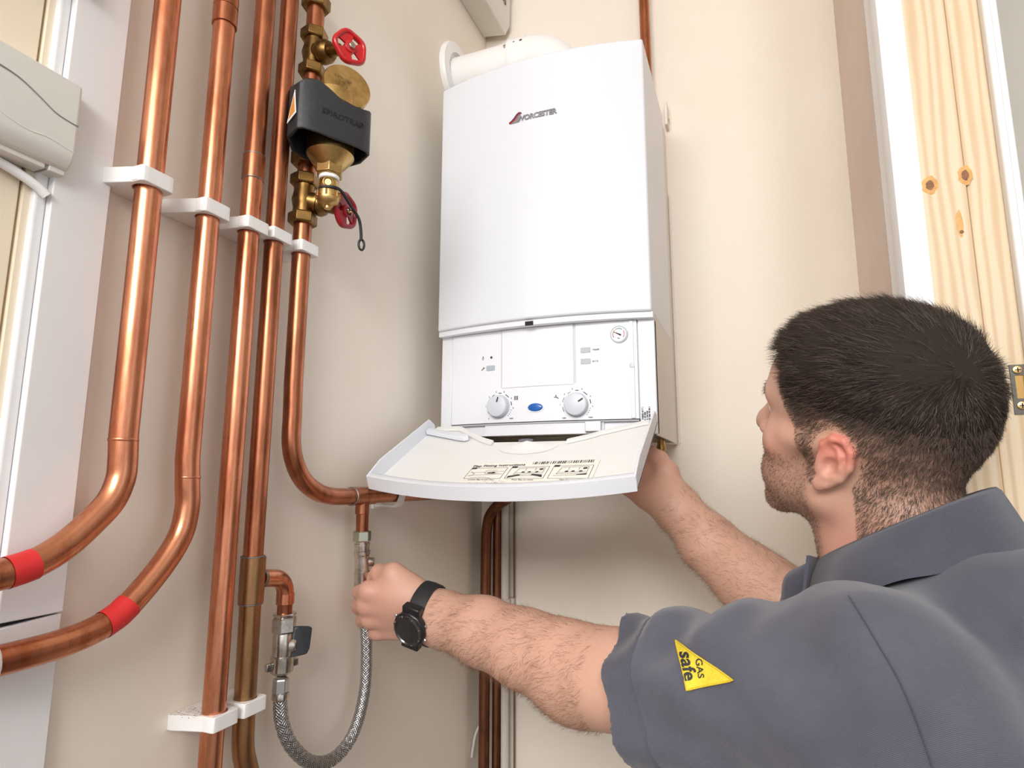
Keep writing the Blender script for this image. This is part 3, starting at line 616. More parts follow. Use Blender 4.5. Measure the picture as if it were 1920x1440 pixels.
# jacket: D-shaped sleeve, open at the bottom, its top edge dipping to the right
def ring(off):
    hw = .050; c0 = (-.008, .008); pts = []
    front = [(-hw-.008, .030), (-hw-.002, .0355), (-.036, .0380), (-.022, .0385), (-.010, .0385), (.002, .0385), (.014, .0385), (.026, .0375), (hw-.012, .0345), (hw-.007, .029)]
    back = [(hw-.008, .005), (.028, -.016), (.008, -.026), (-.024, -.026), (-.046, -.018), (-hw-.010, .004)]
    for a, b in front+back:
        k = 1-off/max(1e-6, math.hypot(a-c0[0], b-c0[1])); pts.append(bc + tan_*(c0[0]+(a-c0[0])*k) + nrm*(c0[1]+(b-c0[1])*k))
    return pts
def zt(P):
    a = (P-bc).dot(tan_); b = (P-bc).dot(nrm)
    return float(np.interp(a, [-.060, -.046, -.030, -.015, .003, .026, .043], [1.874, 1.885, 1.884, 1.875, 1.868, 1.870, 1.875])) + max(0, .03-b)*.25
def zb(P):
    b = (P-bc).dot(nrm); return 1.812 - .006*max(0, .02-b)/.04
o_, i_ = ring(0), ring(.004); n = len(o_)
ja = MB().add([Vector((p.x, p.y, zb(p))) for p in o_] + [Vector((p.x, p.y, zt(p))) for p in o_] + [Vector((p.x, p.y, zt(p))) for p in i_] + [Vector((p.x, p.y, zb(p))) for p in i_],
              [(r*n+k, r*n+(k+1) % n, ((r+1) % 4)*n+(k+1) % n, ((r+1) % 4)*n+k) for r in range(4) for k in range(n)]).build('magnet_jacket', BLACKP, fi, bevel=.0014, angle=40)
# top sheet of the jacket around the cap
MB().prism([Vector((p.x, p.y, zt(p)-.006)) for p in i_], (0, 0, .0035)).build('jacket_lid', BLACKP, ja)
MB().mesh(text_mesh('SPIROTRAP', .0105, .0003, .0003, spacing=1.1), basis(bc+nrm*.0387+tan_*-.001+zz*1.844, tan_, zz)).build('embossed_lettering', mat('black_plastic_gloss', (26, 27, 30), .3), ja, smooth=False)
# warning label on the jacket's left end
lp = [bc + tan_*a + nrm*b + zz*c for a, b, c in ((-.0618, .0080, 1.826), (-.0590, .0300, 1.832), (-.0600, .0245, 1.866))]
tri = MB().prism(lp, (lp[1]-lp[0]).cross(lp[2]-lp[0]).normalized()*.0008).build('warning_label', PTFE, ja, smooth=False)
m0 = (lp[0]+lp[1]+lp[2])/3; nrmL = (lp[1]-lp[0]).cross(lp[2]-lp[0]).normalized()
MB().prism([m0+(p-m0)*.72+nrmL*.0009 for p in lp], nrmL*.0002).build('warning_label', mat('label_orange', (226, 150, 60), .5), ja, smooth=False)
# drain cock
hexnut(bc+zz*1.7945, -zz, .0185, .016, 'hex_neck', BRASS, fi, .4)
MB().lathe(bc+zz*1.779, -zz, [(0, .0125), (.001, .0135), (.005, .0135), (.006, .0125)], 24).build('sealing_tape', PTFE, fi)
MB().lathe(bc+zz*1.774, -zz, [(0, .011), (.004, .0125), (.016, .0125), (.018, .011), (.020, .011)], 24).build('drain_body', BRASS, fi)
sd = Vector((.55, -.80, -.1)).normalized()
MB().lathe(bc+zz*1.766+sd*.011, sd, [(0, .0068), (.003, .0068), (.0035, .0055), (.0022, .0042), (.0022, .0001)], 24, cap=False).build('drain_screw', BRASS, fi)
dc = MB().lathe(bc+zz*1.756, -zz, [(0, .012), (.001, .0150), (.010, .0152), (.016, .013), (.019, .008), (.0195, .0045), (.023, .0045)], 24).build('drain_cap', BRASS, fi)
for k in range(12):
    a = 2*pi*k/12; MB().tube([bc+zz*1.7545+Vector((cos(a), sin(a), 0))*.0148, bc+zz*1.747+Vector((cos(a), sin(a), 0))*.0150], .0016, 6).build('grip_rib', BRASS, dc)
stp = catmull([bc+nrm*-.012+zz*1.757, bc+nrm*.004+tan_*-.013+zz*1.757, bc+nrm*.0145+tan_*-.002+zz*1.7575, bc+nrm*.012+tan_*.012+zz*1.758, (.050, -.657, 1.748), (.052, -.641, 1.736), (.052, -.635, 1.721), (.051, -.632, 1.708)], 6)
stw = MB().tube(stp, .0021, 10).build('retaining_strap', RUBBER, fi)
lc = Vector((.051, -.631, 1.7015))
MB().tube([lc + Vector((.45, .89, 0))*.0042*cos(2*pi*k/20)*1 + zz*.0075*sin(2*pi*k/20) for k in range(21)], .0017, 8).build('strap_loop', RUBBER, stw)

# ---- pipe clips
def clip(y, z, label, r=RP, h=.0165, x=XP, ear=1, group='white pipe clips', lug=.012, m=CLIPW):
    c = thing('pipe_clip', label, 'pipe clip', (XL, y, z), group)
    hx0, hx1, hy = x-XL, r+.0045, r+.0052; N_ = 48; vo, vi = [], []
    for k in range(N_):
        a = 2*pi*k/N_; ca, sa = cos(a), sin(a); L_ = 1e9
        L_ = min(L_, (hx1/ca) if ca > 1e-6 else 1e9, (hx0/-ca) if ca < -1e-6 else 1e9, hy/abs(sa) if abs(sa) > 1e-6 else 1e9)
        d = ca*.72+abs(sa)*.69
        if ca > 0 and d > 1e-6: L_ = min(L_, (r+.0105)/d*1.0)
        vo.append((x+ca*L_, y+sa*L_)); vi.append((x+ca*(r+.0002), y+sa*(r+.0002)))
    vs = [(a, b, z-h/2) for a, b in vo] + [(a, b, z+h/2) for a, b in vo] + [(a, b, z+h/2) for a, b in vi] + [(a, b, z-h/2) for a, b in vi]
    MB().add(vs, [(q*N_+k, q*N_+(k+1) % N_, ((q+1) % 4)*N_+(k+1) % N_, ((q+1) % 4)*N_+k) for q in range(4) for k in range(N_)]).build('collar', m, c, bevel=.0008, angle=30)
    e0 = y-ear*(hy-.0005); e1 = y-ear*(hy+lug)
    MB().prism([(XL, e1, z-h/2), (XL+.006, e1, z-h/2), (XL+.020, y-ear*(hy+lug*.55), z-h/2), (x+.004, e0, z-h/2), (XL, e0, z-h/2)], (0, 0, h)).build('hinge_lug', m, c, bevel=.0008)
    MB().box((x+.002, e0-.0012, z-h/2+.001), (x+.010, e0+.0012, z+h/2-.001)).build('latch', m, c, bevel=.0004)
    return c
clip(-.902, 1.676, 'white pipe clip on the thick pipe nearest the white board', RP*1.04)
clip(-.829, 1.676, 'white pipe clip on the second copper pipe from the white board')
clip(-.770, 1.681, 'white pipe clip on the third copper pipe, in the upper row', h=.015, lug=.006)
clip(-.729, 1.684, 'white pipe clip on the fourth copper pipe, in the upper row', r=RP*.96, h=.015, lug=.003)
clip(-.6785, 1.686, 'white pipe clip just below the brass gate valve with dark red wheel', h=.015, lug=.009)
clip(-.7665, 1.124, 'white dusty pipe clip on the third pipe, in the bottom row', h=.0155, lug=.010)
clip(-.7255, 1.1245, 'white pipe clip with a green stain on the fourth pipe, bottom row', h=.0155, lug=.002)
# dust and stain on the bottom clips
ds = MB(); random.seed(5)
for i in range(60):
    a, b, s_ = XL+.004+random.random()*.03, -.795+random.random()*.026, .0004+.0008*random.random()
    ds.add([(a, b, 1.1319), (a+s_, b+s_*.3, 1.1319), (a+s_*.2, b+s_, 1.1326)], [(0, 1, 2)])
tag(ds.build('plaster_dust', mat('dust', (120, 84, 66), .9), smooth=False, kind='stuff'), 'brown plaster dust lying on the bottom pipe clip', 'dust')
# clip under the flap and collar at the far left
hc = thing('pipe_clip', 'white open pipe clip under the left corner of the flap', 'pipe clip', (XL, -.43, 1.335), 'white pipe clips')
MB().prism([(XL, -.437, 1.333), (XP+.006, -.437, 1.333), (XP+.012, -.437, 1.338), (XP+.0165, -.437, 1.352), (XP+.0165, -.437, 1.364), (XP+.0135, -.437, 1.364), (XP+.0135, -.437, 1.352), (XP+.009, -.437, 1.3408), (XP+.004, -.437, 1.3368), (XL, -.437, 1.3368)], (0, .017, 0)).build('cradle', CLIPW, hc, bevel=.0006)
MB().box((XL, -.440, 1.330), (XL+.006, -.417, 1.372)).build('base', CLIPW, hc, bevel=.0008)
wc_ = thing('pipe_collar', 'white round wall collar around the lower left pipe at the edge', 'pipe collar', (XP, -.996, 1.238))
MB().lathe((XP, -1.0005, 1.2385), (0, 1, 0), [(0, RP+.0002), (.0, .0185), (.004, .0200), (.010, .0195), (.012, .0165), (.0125, RP+.0002)], 36, cap=False).build('collar', CLIPW, wc_, angle=60)
MB().box((XL+.0, -.9995, 1.232), (XP-.012, -.990, 1.245)).build('stem', CLIPW, wc_)

# ---- filling loop
lo = thing('filling_loop_valve', 'nickel valve with black lever under the copper elbow', 'valve', (XP, -.669, 1.13))
eb = thing('copper_elbow', 'short copper elbow branching off the fourth pipe to the lever valve', 'pipe', (XP, -.68, 1.20))
ep = [(XP+.000, -.7135, 1.2615), (XP+.001, -.700, 1.2600), (XP+.002, -.694, 1.2592)] + [(XP+.002, -.694+.021*sin(q), 1.2592-.021*(1-cos(q))-.001*q) for q in [pi/2*i/9 for i in range(1, 10)]] + [(XP+.002, -.6725, 1.2255)]
MB().tube(ep, .0103, 24).build('bend', COPPER, eb)
MB().lathe((XP, -.7135, 1.2615), (0, 1, 0), [(0, .0105), (.0022, .0112), (.004, .0105)], 24).build('solder_ring', SOLDER, eb)
MB().lathe((XP+.002, -.6725, 1.2255), (0, 0, 1), [(-.0006, .0103), (0, .0109), (.012, .0109), (.0125, .0103)], 24).build('socket', COPPER, eb)
MB().tube([(XP+.002, -.6725, 1.228), (XP+.001, -.6710, 1.200)], .0092, 24).build('tail', COPPERD, eb)
vx, vy = XP+.001, -.6705
hexnut((vx, vy, 1.1905), (0, 0, 1), .0150, .019, 'compression_nut', CHROME, lo, .5)
MB().lathe((vx, vy, 1.2095), (0, 0, 1), [(0, .0125), (.0035, .0145), (.0045, .0135)], 24).build('nut_collar', CHROME, lo)
MB().lathe((vx, vy, 1.192), (0, 0, -1), [(0, .0115), (.004, .0125), (.026, .0125), (.028, .0120), (.029, .0140), (.046, .0138), (.048, .012), (.050, .009)], 28).build('valve_body', CHROME, lo, angle=35)
for s_ in (-1, 1):
    w_ = Vector((.35, .94, 0))*s_
    MB().obox(Vector((vx, vy, 1.153))+w_*.0165, Vector((.35, .94, 0))*.0042, Vector((.94, -.35, 0))*.0030, (0, 0, .0045)).build('union_wing', CHROME, lo, bevel=.001)
la = Vector((.80, .45, 0)).normalized()
MB().lathe(Vector((vx, vy, 1.176)), la, [(0, .009), (.0135, .009), (.0165, .0065)], 20).build('spindle', CHROME, lo)
lev = Vector((-.28, .50, 0)).normalized(); lw = Vector((.32, .55, .0)).normalized()
c0 = Vector((vx, vy, 1.1795)) + la*.018
MB().prism([c0 + lw*a + zz*b - la*.003 for a, b in ((-.0075, -.0175), (.008, -.0165), (.0115, -.010), (.0135, .014), (.0105, .017), (-.004, .0190), (-.0075, .016))], la*.007).build('lever', BLACKP, lo, bevel=.0015)

ho = thing('braided_hose', 'braided steel hose looping up from lever valve to the gripped valve', 'hose', (XP, -.58, 1.0))
hp = catmull([(XP+.001, -.6705, 1.138), (XP+.001, -.670, 1.115), (XP+.002, -.6655, 1.085), (XP+.004, -.648, 1.052), (XP+.006, -.612, 1.0195), (XP+.007, -.567, 1.0075), (XP+.006, -.524, 1.0235), (XP+.004, -.4985, 1.070), (XP+.002, -.4945, 1.13), (XP, -.5005, 1.185), (XP, -.506, 1.215)], 12)
MB().tube(hp, .0072, 16).build('liner', mat('hose_liner', (90, 88, 86), .5, .6), ho)
br = MB(); m_ = len(hp); T = [(hp[min(i+1, m_-1)]-hp[max(i-1, 0)]).normalized() for i in range(m_)]
u = T[0].cross(Vector((1, 0, 0))).normalized(); fr = []; s_acc = [0.]
for i in range(m_):
    u = (u-T[i]*u.dot(T[i])).normalized(); fr.append((u.copy(), T[i].cross(u)))
    if i: s_acc.append(s_acc[-1]+(hp[i]-hp[i-1]).length)
ST_ = np.arange(.006, s_acc[-1]-.004, .0016); HPa = np.array([tuple(p) for p in hp]); U_ = np.array([tuple(f[0]) for f in fr]); W_ = np.array([tuple(f[1]) for f in fr])
ip = lambda A: np.stack([np.interp(ST_, s_acc, A[:, k]) for k in range(3)], 1)
Pc, Uc, Wc = ip(HPa), ip(U_), ip(W_)
bv, bf = [], []
for d in (-1, 1):
    for k in range(12):
        th = 2*pi*k/12 + d*ST_/.0072*1.0; rr = .0079 + .00035*np.sin(d*ST_/.0016*pi/2 + k*pi/2)
        rad = np.cos(th)[:, None]*Uc + np.sin(th)[:, None]*Wc
        tg = -np.sin(th)[:, None]*Uc + np.cos(th)[:, None]*Wc
        a = Pc + rad*rr[:, None]; o = len(bv)
        L3 = [a+tg*.0009, a+rad*.0006, a-tg*.0009]; nS = len(ST_)
        for q in L3: bv.extend(map(tuple, q))
        for q in range(2):
            for i in range(nS-1): bf.append((o+q*nS+i, o+q*nS+i+1, o+(q+1)*nS+i+1, o+(q+1)*nS+i))
b_ = MB(); b_.v, b_.f = bv, bf
b_.build('braid', mat('braid_steel', (206, 206, 208), .28, 1.), ho, recalc=False, kind='stuff', angle=180)
hexnut((XP+.001, -.6705, 1.120), (0, 0, 1), .0098, .018, 'hose_nut', STEEL, ho, .2)
MB().lathe((XP+.001, -.670, 1.1205), (0, 0, -1), [(0, .0098), (.003, .0104), (.0065, .0104), (.008, .009)], 20).build('ferrule', CHROME, ho)
MB().lathe((XP, -.5045, 1.202), Vector((0, .1, -1)), [(0, .0095), (.014, .0098), (.020, .009)], 20).build('ferrule', CHROME, ho)
dv = thing('drain_valve', 'slim nickel valve gripped by the hand below the copper tee', 'valve', (XP, -.508, 1.2))
hexnut((XP, -.5142, 1.2855), (0, 0, 1), .0138, .016, 'compression_nut', mat('nickel_green', (176, 178, 160), .3, 1.), dv, .3)
ax = Vector((0, .085, -1)).normalized(); c0 = Vector((XP, -.5142, 1.287))
MB().lathe(c0, ax, [(0, .0105), (.003, .0105), (.0035, .0118), (.007, .0118), (.0075, .0108), (.014, .0108), (.015, .0122), (.020, .0122), (.022, .0110), (.044, .0108), (.045, .0116), (.060, .0114), (.061, .0125), (.074, .0125), (.078, .0095), (.088, .0092)], 28).build('valve_body', CHROME, dv, angle=30)
sa = Vector((.70, .55, -.1)).normalized(); q0 = c0 + ax*.030
MB().lathe(q0, sa, [(.006, .0066), (.0165, .0066), (.018, .0055), (.0172, .0046), (.0172, .0001)], 24, cap=False).build('screw_spindle', CHROME, dv)
MB().obox(q0+sa*.0175, sa.cross(zz)*.0048, zz*.0008, sa*.0004).build('screw_slot', DARKG, dv)

# ---- pipes in the corner below the boiler
ca_ = thing('copper_pipe', 'dull copper pipe in the corner curving up under the flap', 'pipe', (-.019, -.045, FZ))
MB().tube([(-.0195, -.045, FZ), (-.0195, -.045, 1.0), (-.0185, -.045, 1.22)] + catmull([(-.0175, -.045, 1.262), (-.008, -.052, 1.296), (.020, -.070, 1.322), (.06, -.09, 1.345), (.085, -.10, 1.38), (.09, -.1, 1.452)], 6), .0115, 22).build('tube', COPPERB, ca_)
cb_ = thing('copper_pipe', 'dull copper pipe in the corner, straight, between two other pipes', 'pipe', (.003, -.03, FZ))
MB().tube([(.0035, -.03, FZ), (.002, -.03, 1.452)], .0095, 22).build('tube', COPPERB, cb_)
cc_ = thing('plastic_pipe', 'off white plastic pipe standing in the corner right of the copper pipes', 'pipe', (.0205, -.028, FZ))
MB().tube([(.0230, -.028, FZ), (.0195, -.028, 1.452)], .0085, 22).build('tube', CREAMPIPE, cc_)
tag(MB().tube([(.0365, -.008, FZ), (.0335, -.008, 1.452)], .0022, 10).build('cable', mat('brown_cable', (128, 98, 72), .6)), 'thin brown cable running down the wall beside the white plastic pipe', 'cable')
k_ = thing('pipe_clip', 'white triple pipe clip holding the corner pipes behind the forearm', 'pipe clip', (0, 0, 1.11), 'white pipe clips')
MB().box((-.034, -.018, 1.105), (.036, 0, 1.120)).build('base', CREAMPIPE, k_, bevel=.001)
for x, r in ((-.0195, .0145), (.0205, .0112)):
    MB().lathe((x, -.045 if x < 0 else -.028, 1.104), (0, 0, 1), [(0, r-.0025), (0, r), (.016, r), (.016, r-.0025)], 24, cap=False).build('ring', CREAMPIPE, k_, angle=40)
tag(MB().tube(catmull([(-.045, -.05, .80), (-.040, -.045, .84), (-.028, -.04, .868)], 5), .003, 10).build('cable', CREAMPIPE), 'short white cable at the bottom left of the corner pipes', 'cable')
# copper riser behind the boiler
tag(MB().tube([(.365, -.030, 2.10), (.363, -.030, CZ)], .0115, 22).build('copper_pipe', COPPERD), 'copper riser pipe on the wall above and behind the boiler', 'pipe')
wb = thing('wall_bracket', 'small white bracket tab on the wall at the upper right of the boiler', 'bracket', (.404, -.02, 2.2))
MB().box((.400, -.03, 2.155), (.406, 0, 2.21)).build('tab', CHASS, wb, bevel=.001); MB().lathe((.406, -.012, 2.176), (1, 0, 0), [(0, .003), (.002, .003)], 10).build('screw', BRASS, wb)

# ================================================================== boxes on the walls
jb = thing('trunking_box', 'grey white electrical box high in the corner above the flue', 'box', (-.01, -.25, 2.50))
MB().prism([(XL, -.5, 2.512), (.012, -.5, 2.500), (.024, -.5, 2.520), (.026, -.5, 2.62), (XL, -.5, 2.62)], (0, .482, 0)).build('housing', UNITW, jb, bevel=.002)
MB().box((.024, -.072, 2.556), (.027, -.058, 2.590)).build('label_plate', mat('cream_plate', (222, 212, 182), .5), jb)
for y, z in ((-.062, 2.577), (-.068, 2.562), (-.056, 2.560)):
    MB().box((.0255, y-.004, z-.006), (.0285, y+.004, z+.006)).build('terminal', mat('terminal_grey', (120, 116, 108), .5), jb, bevel=.0006)
MB().box((-.005, -.2, 2.60), (.03, -.03, 2.63)).build('cover', mat('cover_grey', (150, 148, 146), .5), jb)

wu = thing('wall_heater', 'white plastic wall unit with wavy grooves at the upper left', 'heater', (XL, -1.1, 1.655))
z0_, z1_, xf = 1.658, 1.741, -.019
body = MB().prism([(XL, -1.45, z0_+.000), (-.028, -1.45, z0_-.001), (xf-.002, -1.45, z0_+.006), (xf, -1.45, z0_+.014), (xf-.001, -1.45, z1_), (XL, -1.45, z1_+.006)], (0, .483, 0)).build('housing', UNITW, wu, bevel=.003, seg=3)
def wave(name, zs, m, w):
    pts = catmull([(xf-.0002, y, z) for y, z in zs], 8)
    MB().tube(pts, w, 6).build(name, m, wu)
wave('groove', [(-1.2, 1.730), (-1.10, 1.728), (-1.06, 1.7225), (-1.041, 1.7195), (-1.020, 1.7170), (-1.003, 1.7100), (-.988, 1.7025), (-.976, 1.7005), (-.968, 1.7003)], mat('groove_dark', (150, 147, 142), .6), .00065)
wave('ridge', [(-1.2, 1.690), (-1.06, 1.6880), (-1.041, 1.6840), (-1.022, 1.6775), (-1.006, 1.6750), (-.992, 1.6768), (-.976, 1.6745), (-.968, 1.6735)], UNITW, .0007)
MB().box((-.046, -1.45, z0_-.0055), (-.030, -.985, z0_+.001)).build('bottom_grille', UNITW, wu, bevel=.0006)
MB().box((-.047, -.982, z0_-.0055), (-.029, -.969, z0_+.001)).build('end_catch', UNITW, wu, bevel=.0006)
MB().box((-.046, -.9853, z0_-.0048), (-.031, -.9818, z0_+.001)).build('groove', MATS['groove_dark'], wu)
tag(MB().tube(catmull([(XL+.004, -1.3, 1.655), (XL+.004, -1.06, 1.6535), (XL+.004, -1.03, 1.6505), (XL+.006, -1.005, 1.6465), (XL+.010, -.985, 1.6385), (XL+.012, -.976, 1.632)], 6), .0042, 12).build('cable_conduit', TRIMW), 'white cable conduit curving below the wall heater', 'conduit')
w2 = thing('wall_unit', 'corner of a white wall unit at the very top left', 'box', (XL, -.96, 1.842))
MB().prism([(XL, -1.2, 1.8465), (-.030, -1.2, 1.8465), (-.025, -1.2, 1.8525), (-.025, -1.2, 1.93), (XL, -1.2, 1.93)], (0, .236, 0)).build('housing', UNITW, w2, bevel=.004, seg=3)
MB().box((XL, -1.2, 1.846), (-.04, -.97, 1.8466)).build('base', UNITW, w2)
# ================================================================== the person
# measured points: image position and distance from the lens give a place in the room
def at(px, py, d): return np.array(CAM + (fw + rt*((px-960)/F_PX) - up*((py-720)/F_PX))*d)
# ---- signed distance helpers (arrays of points)
def rcone(P, a, b, ra, rb):
    a = np.asarray(a, float); b = np.asarray(b, float); ab = b-a; t = np.clip(((P-a)@ab)/(ab@ab), 0, 1)
    return np.linalg.norm(P-a-t[:, None]*ab, axis=1) - (ra+(rb-ra)*t)
def chain(P, pts, rs, k=.01):
    d = rcone(P, pts[0], pts[1], rs[0], rs[1])
    for i in range(1, len(pts)-1): d = smin(d, rcone(P, pts[i], pts[i+1], rs[i], rs[i+1]), k)
    return d
def ell(P, c, r, A=None):
    q = P-np.asarray(c); q = q@A.T if A is not None else q
    k0 = np.linalg.norm(q/r, axis=1); k1 = np.linalg.norm(q/(np.asarray(r)**2), axis=1)+1e-9
    return k0*(k0-1)/k1
def smin(a, b, k): h = np.maximum(k-np.abs(a-b), 0)/k; return np.minimum(a, b)-h*h*k*.25
def smax(a, b, k): return -smin(-a, -b, k)

def surface_net(f, lo, hi, h, B=8):
    """sparse dual-contour mesh of f == 0 inside the box; f takes (N,3) points"""
    lo = np.asarray(lo, float); nb = np.ceil((np.asarray(hi)-lo)/(h*B)).astype(int)
    ii = np.stack(np.meshgrid(*[np.arange(n) for n in nb], indexing='ij'), -1).reshape(-1, 3)
    c = lo+(ii+.5)*h*B; act = ii[np.abs(f(c)) < h*B*1.25]
    g = np.stack(np.meshgrid(*[np.arange(B+1)]*3, indexing='ij'), -1).reshape(-1, 3)
    keys, verts, edges = [], [], []; dim = nb*B+2
    key = lambda q: (q[..., 0]*dim[1]+q[..., 1])*dim[2]+q[..., 2]
    off = np.array([(i, j, k) for i in (0, 1) for j in (0, 1) for k in (0, 1)])
    prs = [(a, b) for a in range(8) for b in range(a+1, 8) if np.abs(off[a]-off[b]).sum() == 1]
    for s in range(0, len(act), 400):
        bl = act[s:s+400]; gi = bl[:, None, :]*B+g[None]
        D = f((lo+gi.reshape(-1, 3)*h)).reshape(len(bl), B+1, B+1, B+1)
        C = np.stack([D[:, o[0]:o[0]+B, o[1]:o[1]+B, o[2]:o[2]+B] for o in off], -1)
        neg = C < 0; mix = neg.any(-1) & ~neg.all(-1); w = np.argwhere(mix)
        if not len(w): continue
        cc = C[mix]; base = bl[w[:, 0]]*B+w[:, 1:]; acc = np.zeros((len(w), 3)); cnt = np.zeros(len(w))
        for a, b in prs:
            va, vb = cc[:, a], cc[:, b]; m = (va < 0) != (vb < 0); t = np.where(m, va/np.where(m, va-vb, 1), 0)
            acc += np.where(m[:, None], off[a]+(off[b]-off[a])*t[:, None], 0); cnt += m
        verts.append(lo+(base+acc/cnt[:, None])*h); keys.append(key(base))
        D0 = D[:, :B, :B, :B]
        for ax, Dn in enumerate((D[:, 1:, :B, :B], D[:, :B, 1:, :B], D[:, :B, :B, 1:])):
            e = np.argwhere((D0 < 0) != (Dn < 0)); p = bl[e[:, 0]]*B+e[:, 1:]; sg = (D0 < 0)[tuple(e.T)]
            edges.append((ax, p, sg))
    K = np.concatenate(keys); V = np.concatenate(verts); order = np.argsort(K); K = K[order]; V = V[order]; F = []
    for ax, p, sg in edges:
        if not len(p): continue
        u, v = [(1, 2), (2, 0), (0, 1)][ax]; eu = np.eye(3, dtype=int)[u]; ev = np.eye(3, dtype=int)[v]
        q = np.stack([key(p-eu-ev), key(p-ev), key(p), key(p-eu)], 1); ix = np.searchsorted(K, q); ix = np.minimum(ix, len(K)-1)
        ok = (K[ix] == q).all(1); ix = ix[ok]; s_ = sg[ok]; F.append(np.where(s_[:, None], ix, ix[:, ::-1]))
    return V, np.concatenate(F)
def np_mesh(name, V, F, m, parent=None, origin=(0, 0, 0), col=None, smooth=True):
    me = bpy.data.meshes.new(name); nf, k = F.shape
    me.vertices.add(len(V)); me.vertices.foreach_set('co', (V-np.asarray(origin)).astype(np.float32).ravel())
    me.loops.add(nf*k); me.loops.foreach_set('vertex_index', F.astype(np.int32).ravel())
    me.polygons.add(nf); me.polygons.foreach_set('loop_start', np.arange(0, nf*k, k, dtype=np.int32))
    me.polygons.foreach_set('use_smooth', np.full(nf, smooth)); me.update(calc_edges=True)
    if col is not None:
        a = me.color_attributes.new('tone', 'FLOAT_COLOR', 'POINT'); a.data.foreach_set('color', np.c_[col, np.ones(len(col))].astype(np.float32).ravel())
    me.materials.append(m); o = bpy.data.objects.new(name, me); COL.objects.link(o)
    if parent is not None: o.parent = parent
    return o
def normals(f, P, e=.0008):
    n = np.stack([f(P+np.eye(3)[i]*e)-f(P-np.eye(3)[i]*e) for i in range(3)], 1); return n/(np.linalg.norm(n, axis=1, keepdims=True)+1e-9)
def vnoise(P, s, seed=0):
    """cheap smooth pseudo-noise in -1..1"""
    r = np.random.default_rng(seed); o = np.zeros(len(P))
    for i in range(4):
        k = r.normal(size=(3, 3))*s*(1.6**i); ph = r.random(3)*6.28
        o += np.prod(np.sin(P@k.T+ph), 1)*.6**i
    return o
def sstep(a, b, x): t = np.clip((x-a)/(b-a), 0, 1); return t*t*(3-2*t)

# ---- head frame (x forward, y left, z up; origin midway between the ears)
HO = at(1615, 818, .676); HS = 1.05; hy_, hp_, hr_ = radians(36), radians(18), radians(-13)
hf = np.array([-cos(hy_)*cos(hp_), sin(hy_)*cos(hp_), sin(hp_)]); hl = np.cross([0, 0, 1.], hf); hl /= np.linalg.norm(hl); hu = np.cross(hf, hl)
hl, hu = cos(hr_)*hl+sin(hr_)*hu, -sin(hr_)*hl+cos(hr_)*hu
HM = np.stack([hf, hl, hu])
def H2W(p): return HO + (np.asarray(p)*HS)@HM
def W2H(P): return ((P-HO)@HM.T)/HS
def mir(f, q): return np.minimum(f(q, 1), f(q, -1))

def head_core(q):
    """q in head coordinates"""
    q = q.copy(); q[:, 2] = np.where(q[:, 2] < -.02, -.02+(q[:, 2]+.02)/.86, q[:, 2])
    d = ell(q, (-.008, 0, .047), (.100, .0765, .086))
    d = smin(d, ell(q, (-.040, 0, .032), (.068, .068, .072)), .03)
    d = smin(d, ell(q, (.040, 0, .050), (.056, .060, .056)), .03)
    d = smin(d, ell(q, (.046, 0, -.030), (.047, .052, .074)), .03)
    qa = q*np.array([1, 0, 1])+np.abs(q)*np.array([0, 1, 0])                       # mirrored halves
    d = smin(d, rcone(qa, (-.004, .050, -.030), (.004, .050, -.062), .016, .016), .025)     # jaw ramus
    d = smin(d, rcone(qa, (.004, .050, -.062), (.074, .014, -.104), .017, .016), .022)      # jaw line
    d = smin(d, rcone(q, (.076, -.010, -.103), (.076, .010, -.103), .0175, .0175), .024)     # chin
    d = smin(d, ell(qa, (.054, .030, -.058), (.036, .028, .036)), .024)                     # jowl
    d = smin(d, ell(qa, (.058, .040, -.012), (.026, .024, .022)), .02)                      # cheek
    d = smin(d, rcone(qa, (.040, .058, .000), (-.002, .066, .004), .010, .009), .016)       # zygomatic arch
    d = smin(d, rcone(qa, (.091, .012, .042), (.074, .046, .040), .0095, .0085), .014)      # brow ridge
    d = smax(d, -ell(qa, (.098, .031, .022), (.018, .018, .013)), .012)                     # eye socket
    d = smin(d, ell(qa, (.0755, .031, .021), (.0125, .0130, .0120)), .004)                  # lids
    d = smin(d, rcone(q, (.094, 0, .034), (.1155, 0, -.006), .0075, .0105), .010)           # nose bridge
    d = smin(d, rcone(q, (.1155, 0, -.006), (.1185, 0, -.012), .0105, .0105), .006)
    d = smin(d, ell(qa, (.1050, .0115, -.0165), (.011, .0075, .0075)), .006)                # wings
    d = smin(d, rcone(q, (.090, 0, -.03), (.092, 0, -.05), .014, .013), .012)               # upper lip base
    d = smin(d, rcone(qa, (.1010, .000, -.0490), (.0900, .021, -.0535), .0050, .0030), .006)
    d = smin(d, rcone(qa, (.0995, .000, -.0590), (.0890, .020, -.0560), .0058, .0030), .006)
    d = smax(d, -rcone(qa, (.1060, .000, -.0540), (.0930, .021, -.0545), .0015, .0010), .003)
    return d
EC = np.array([-.007, .0725, -.0095])
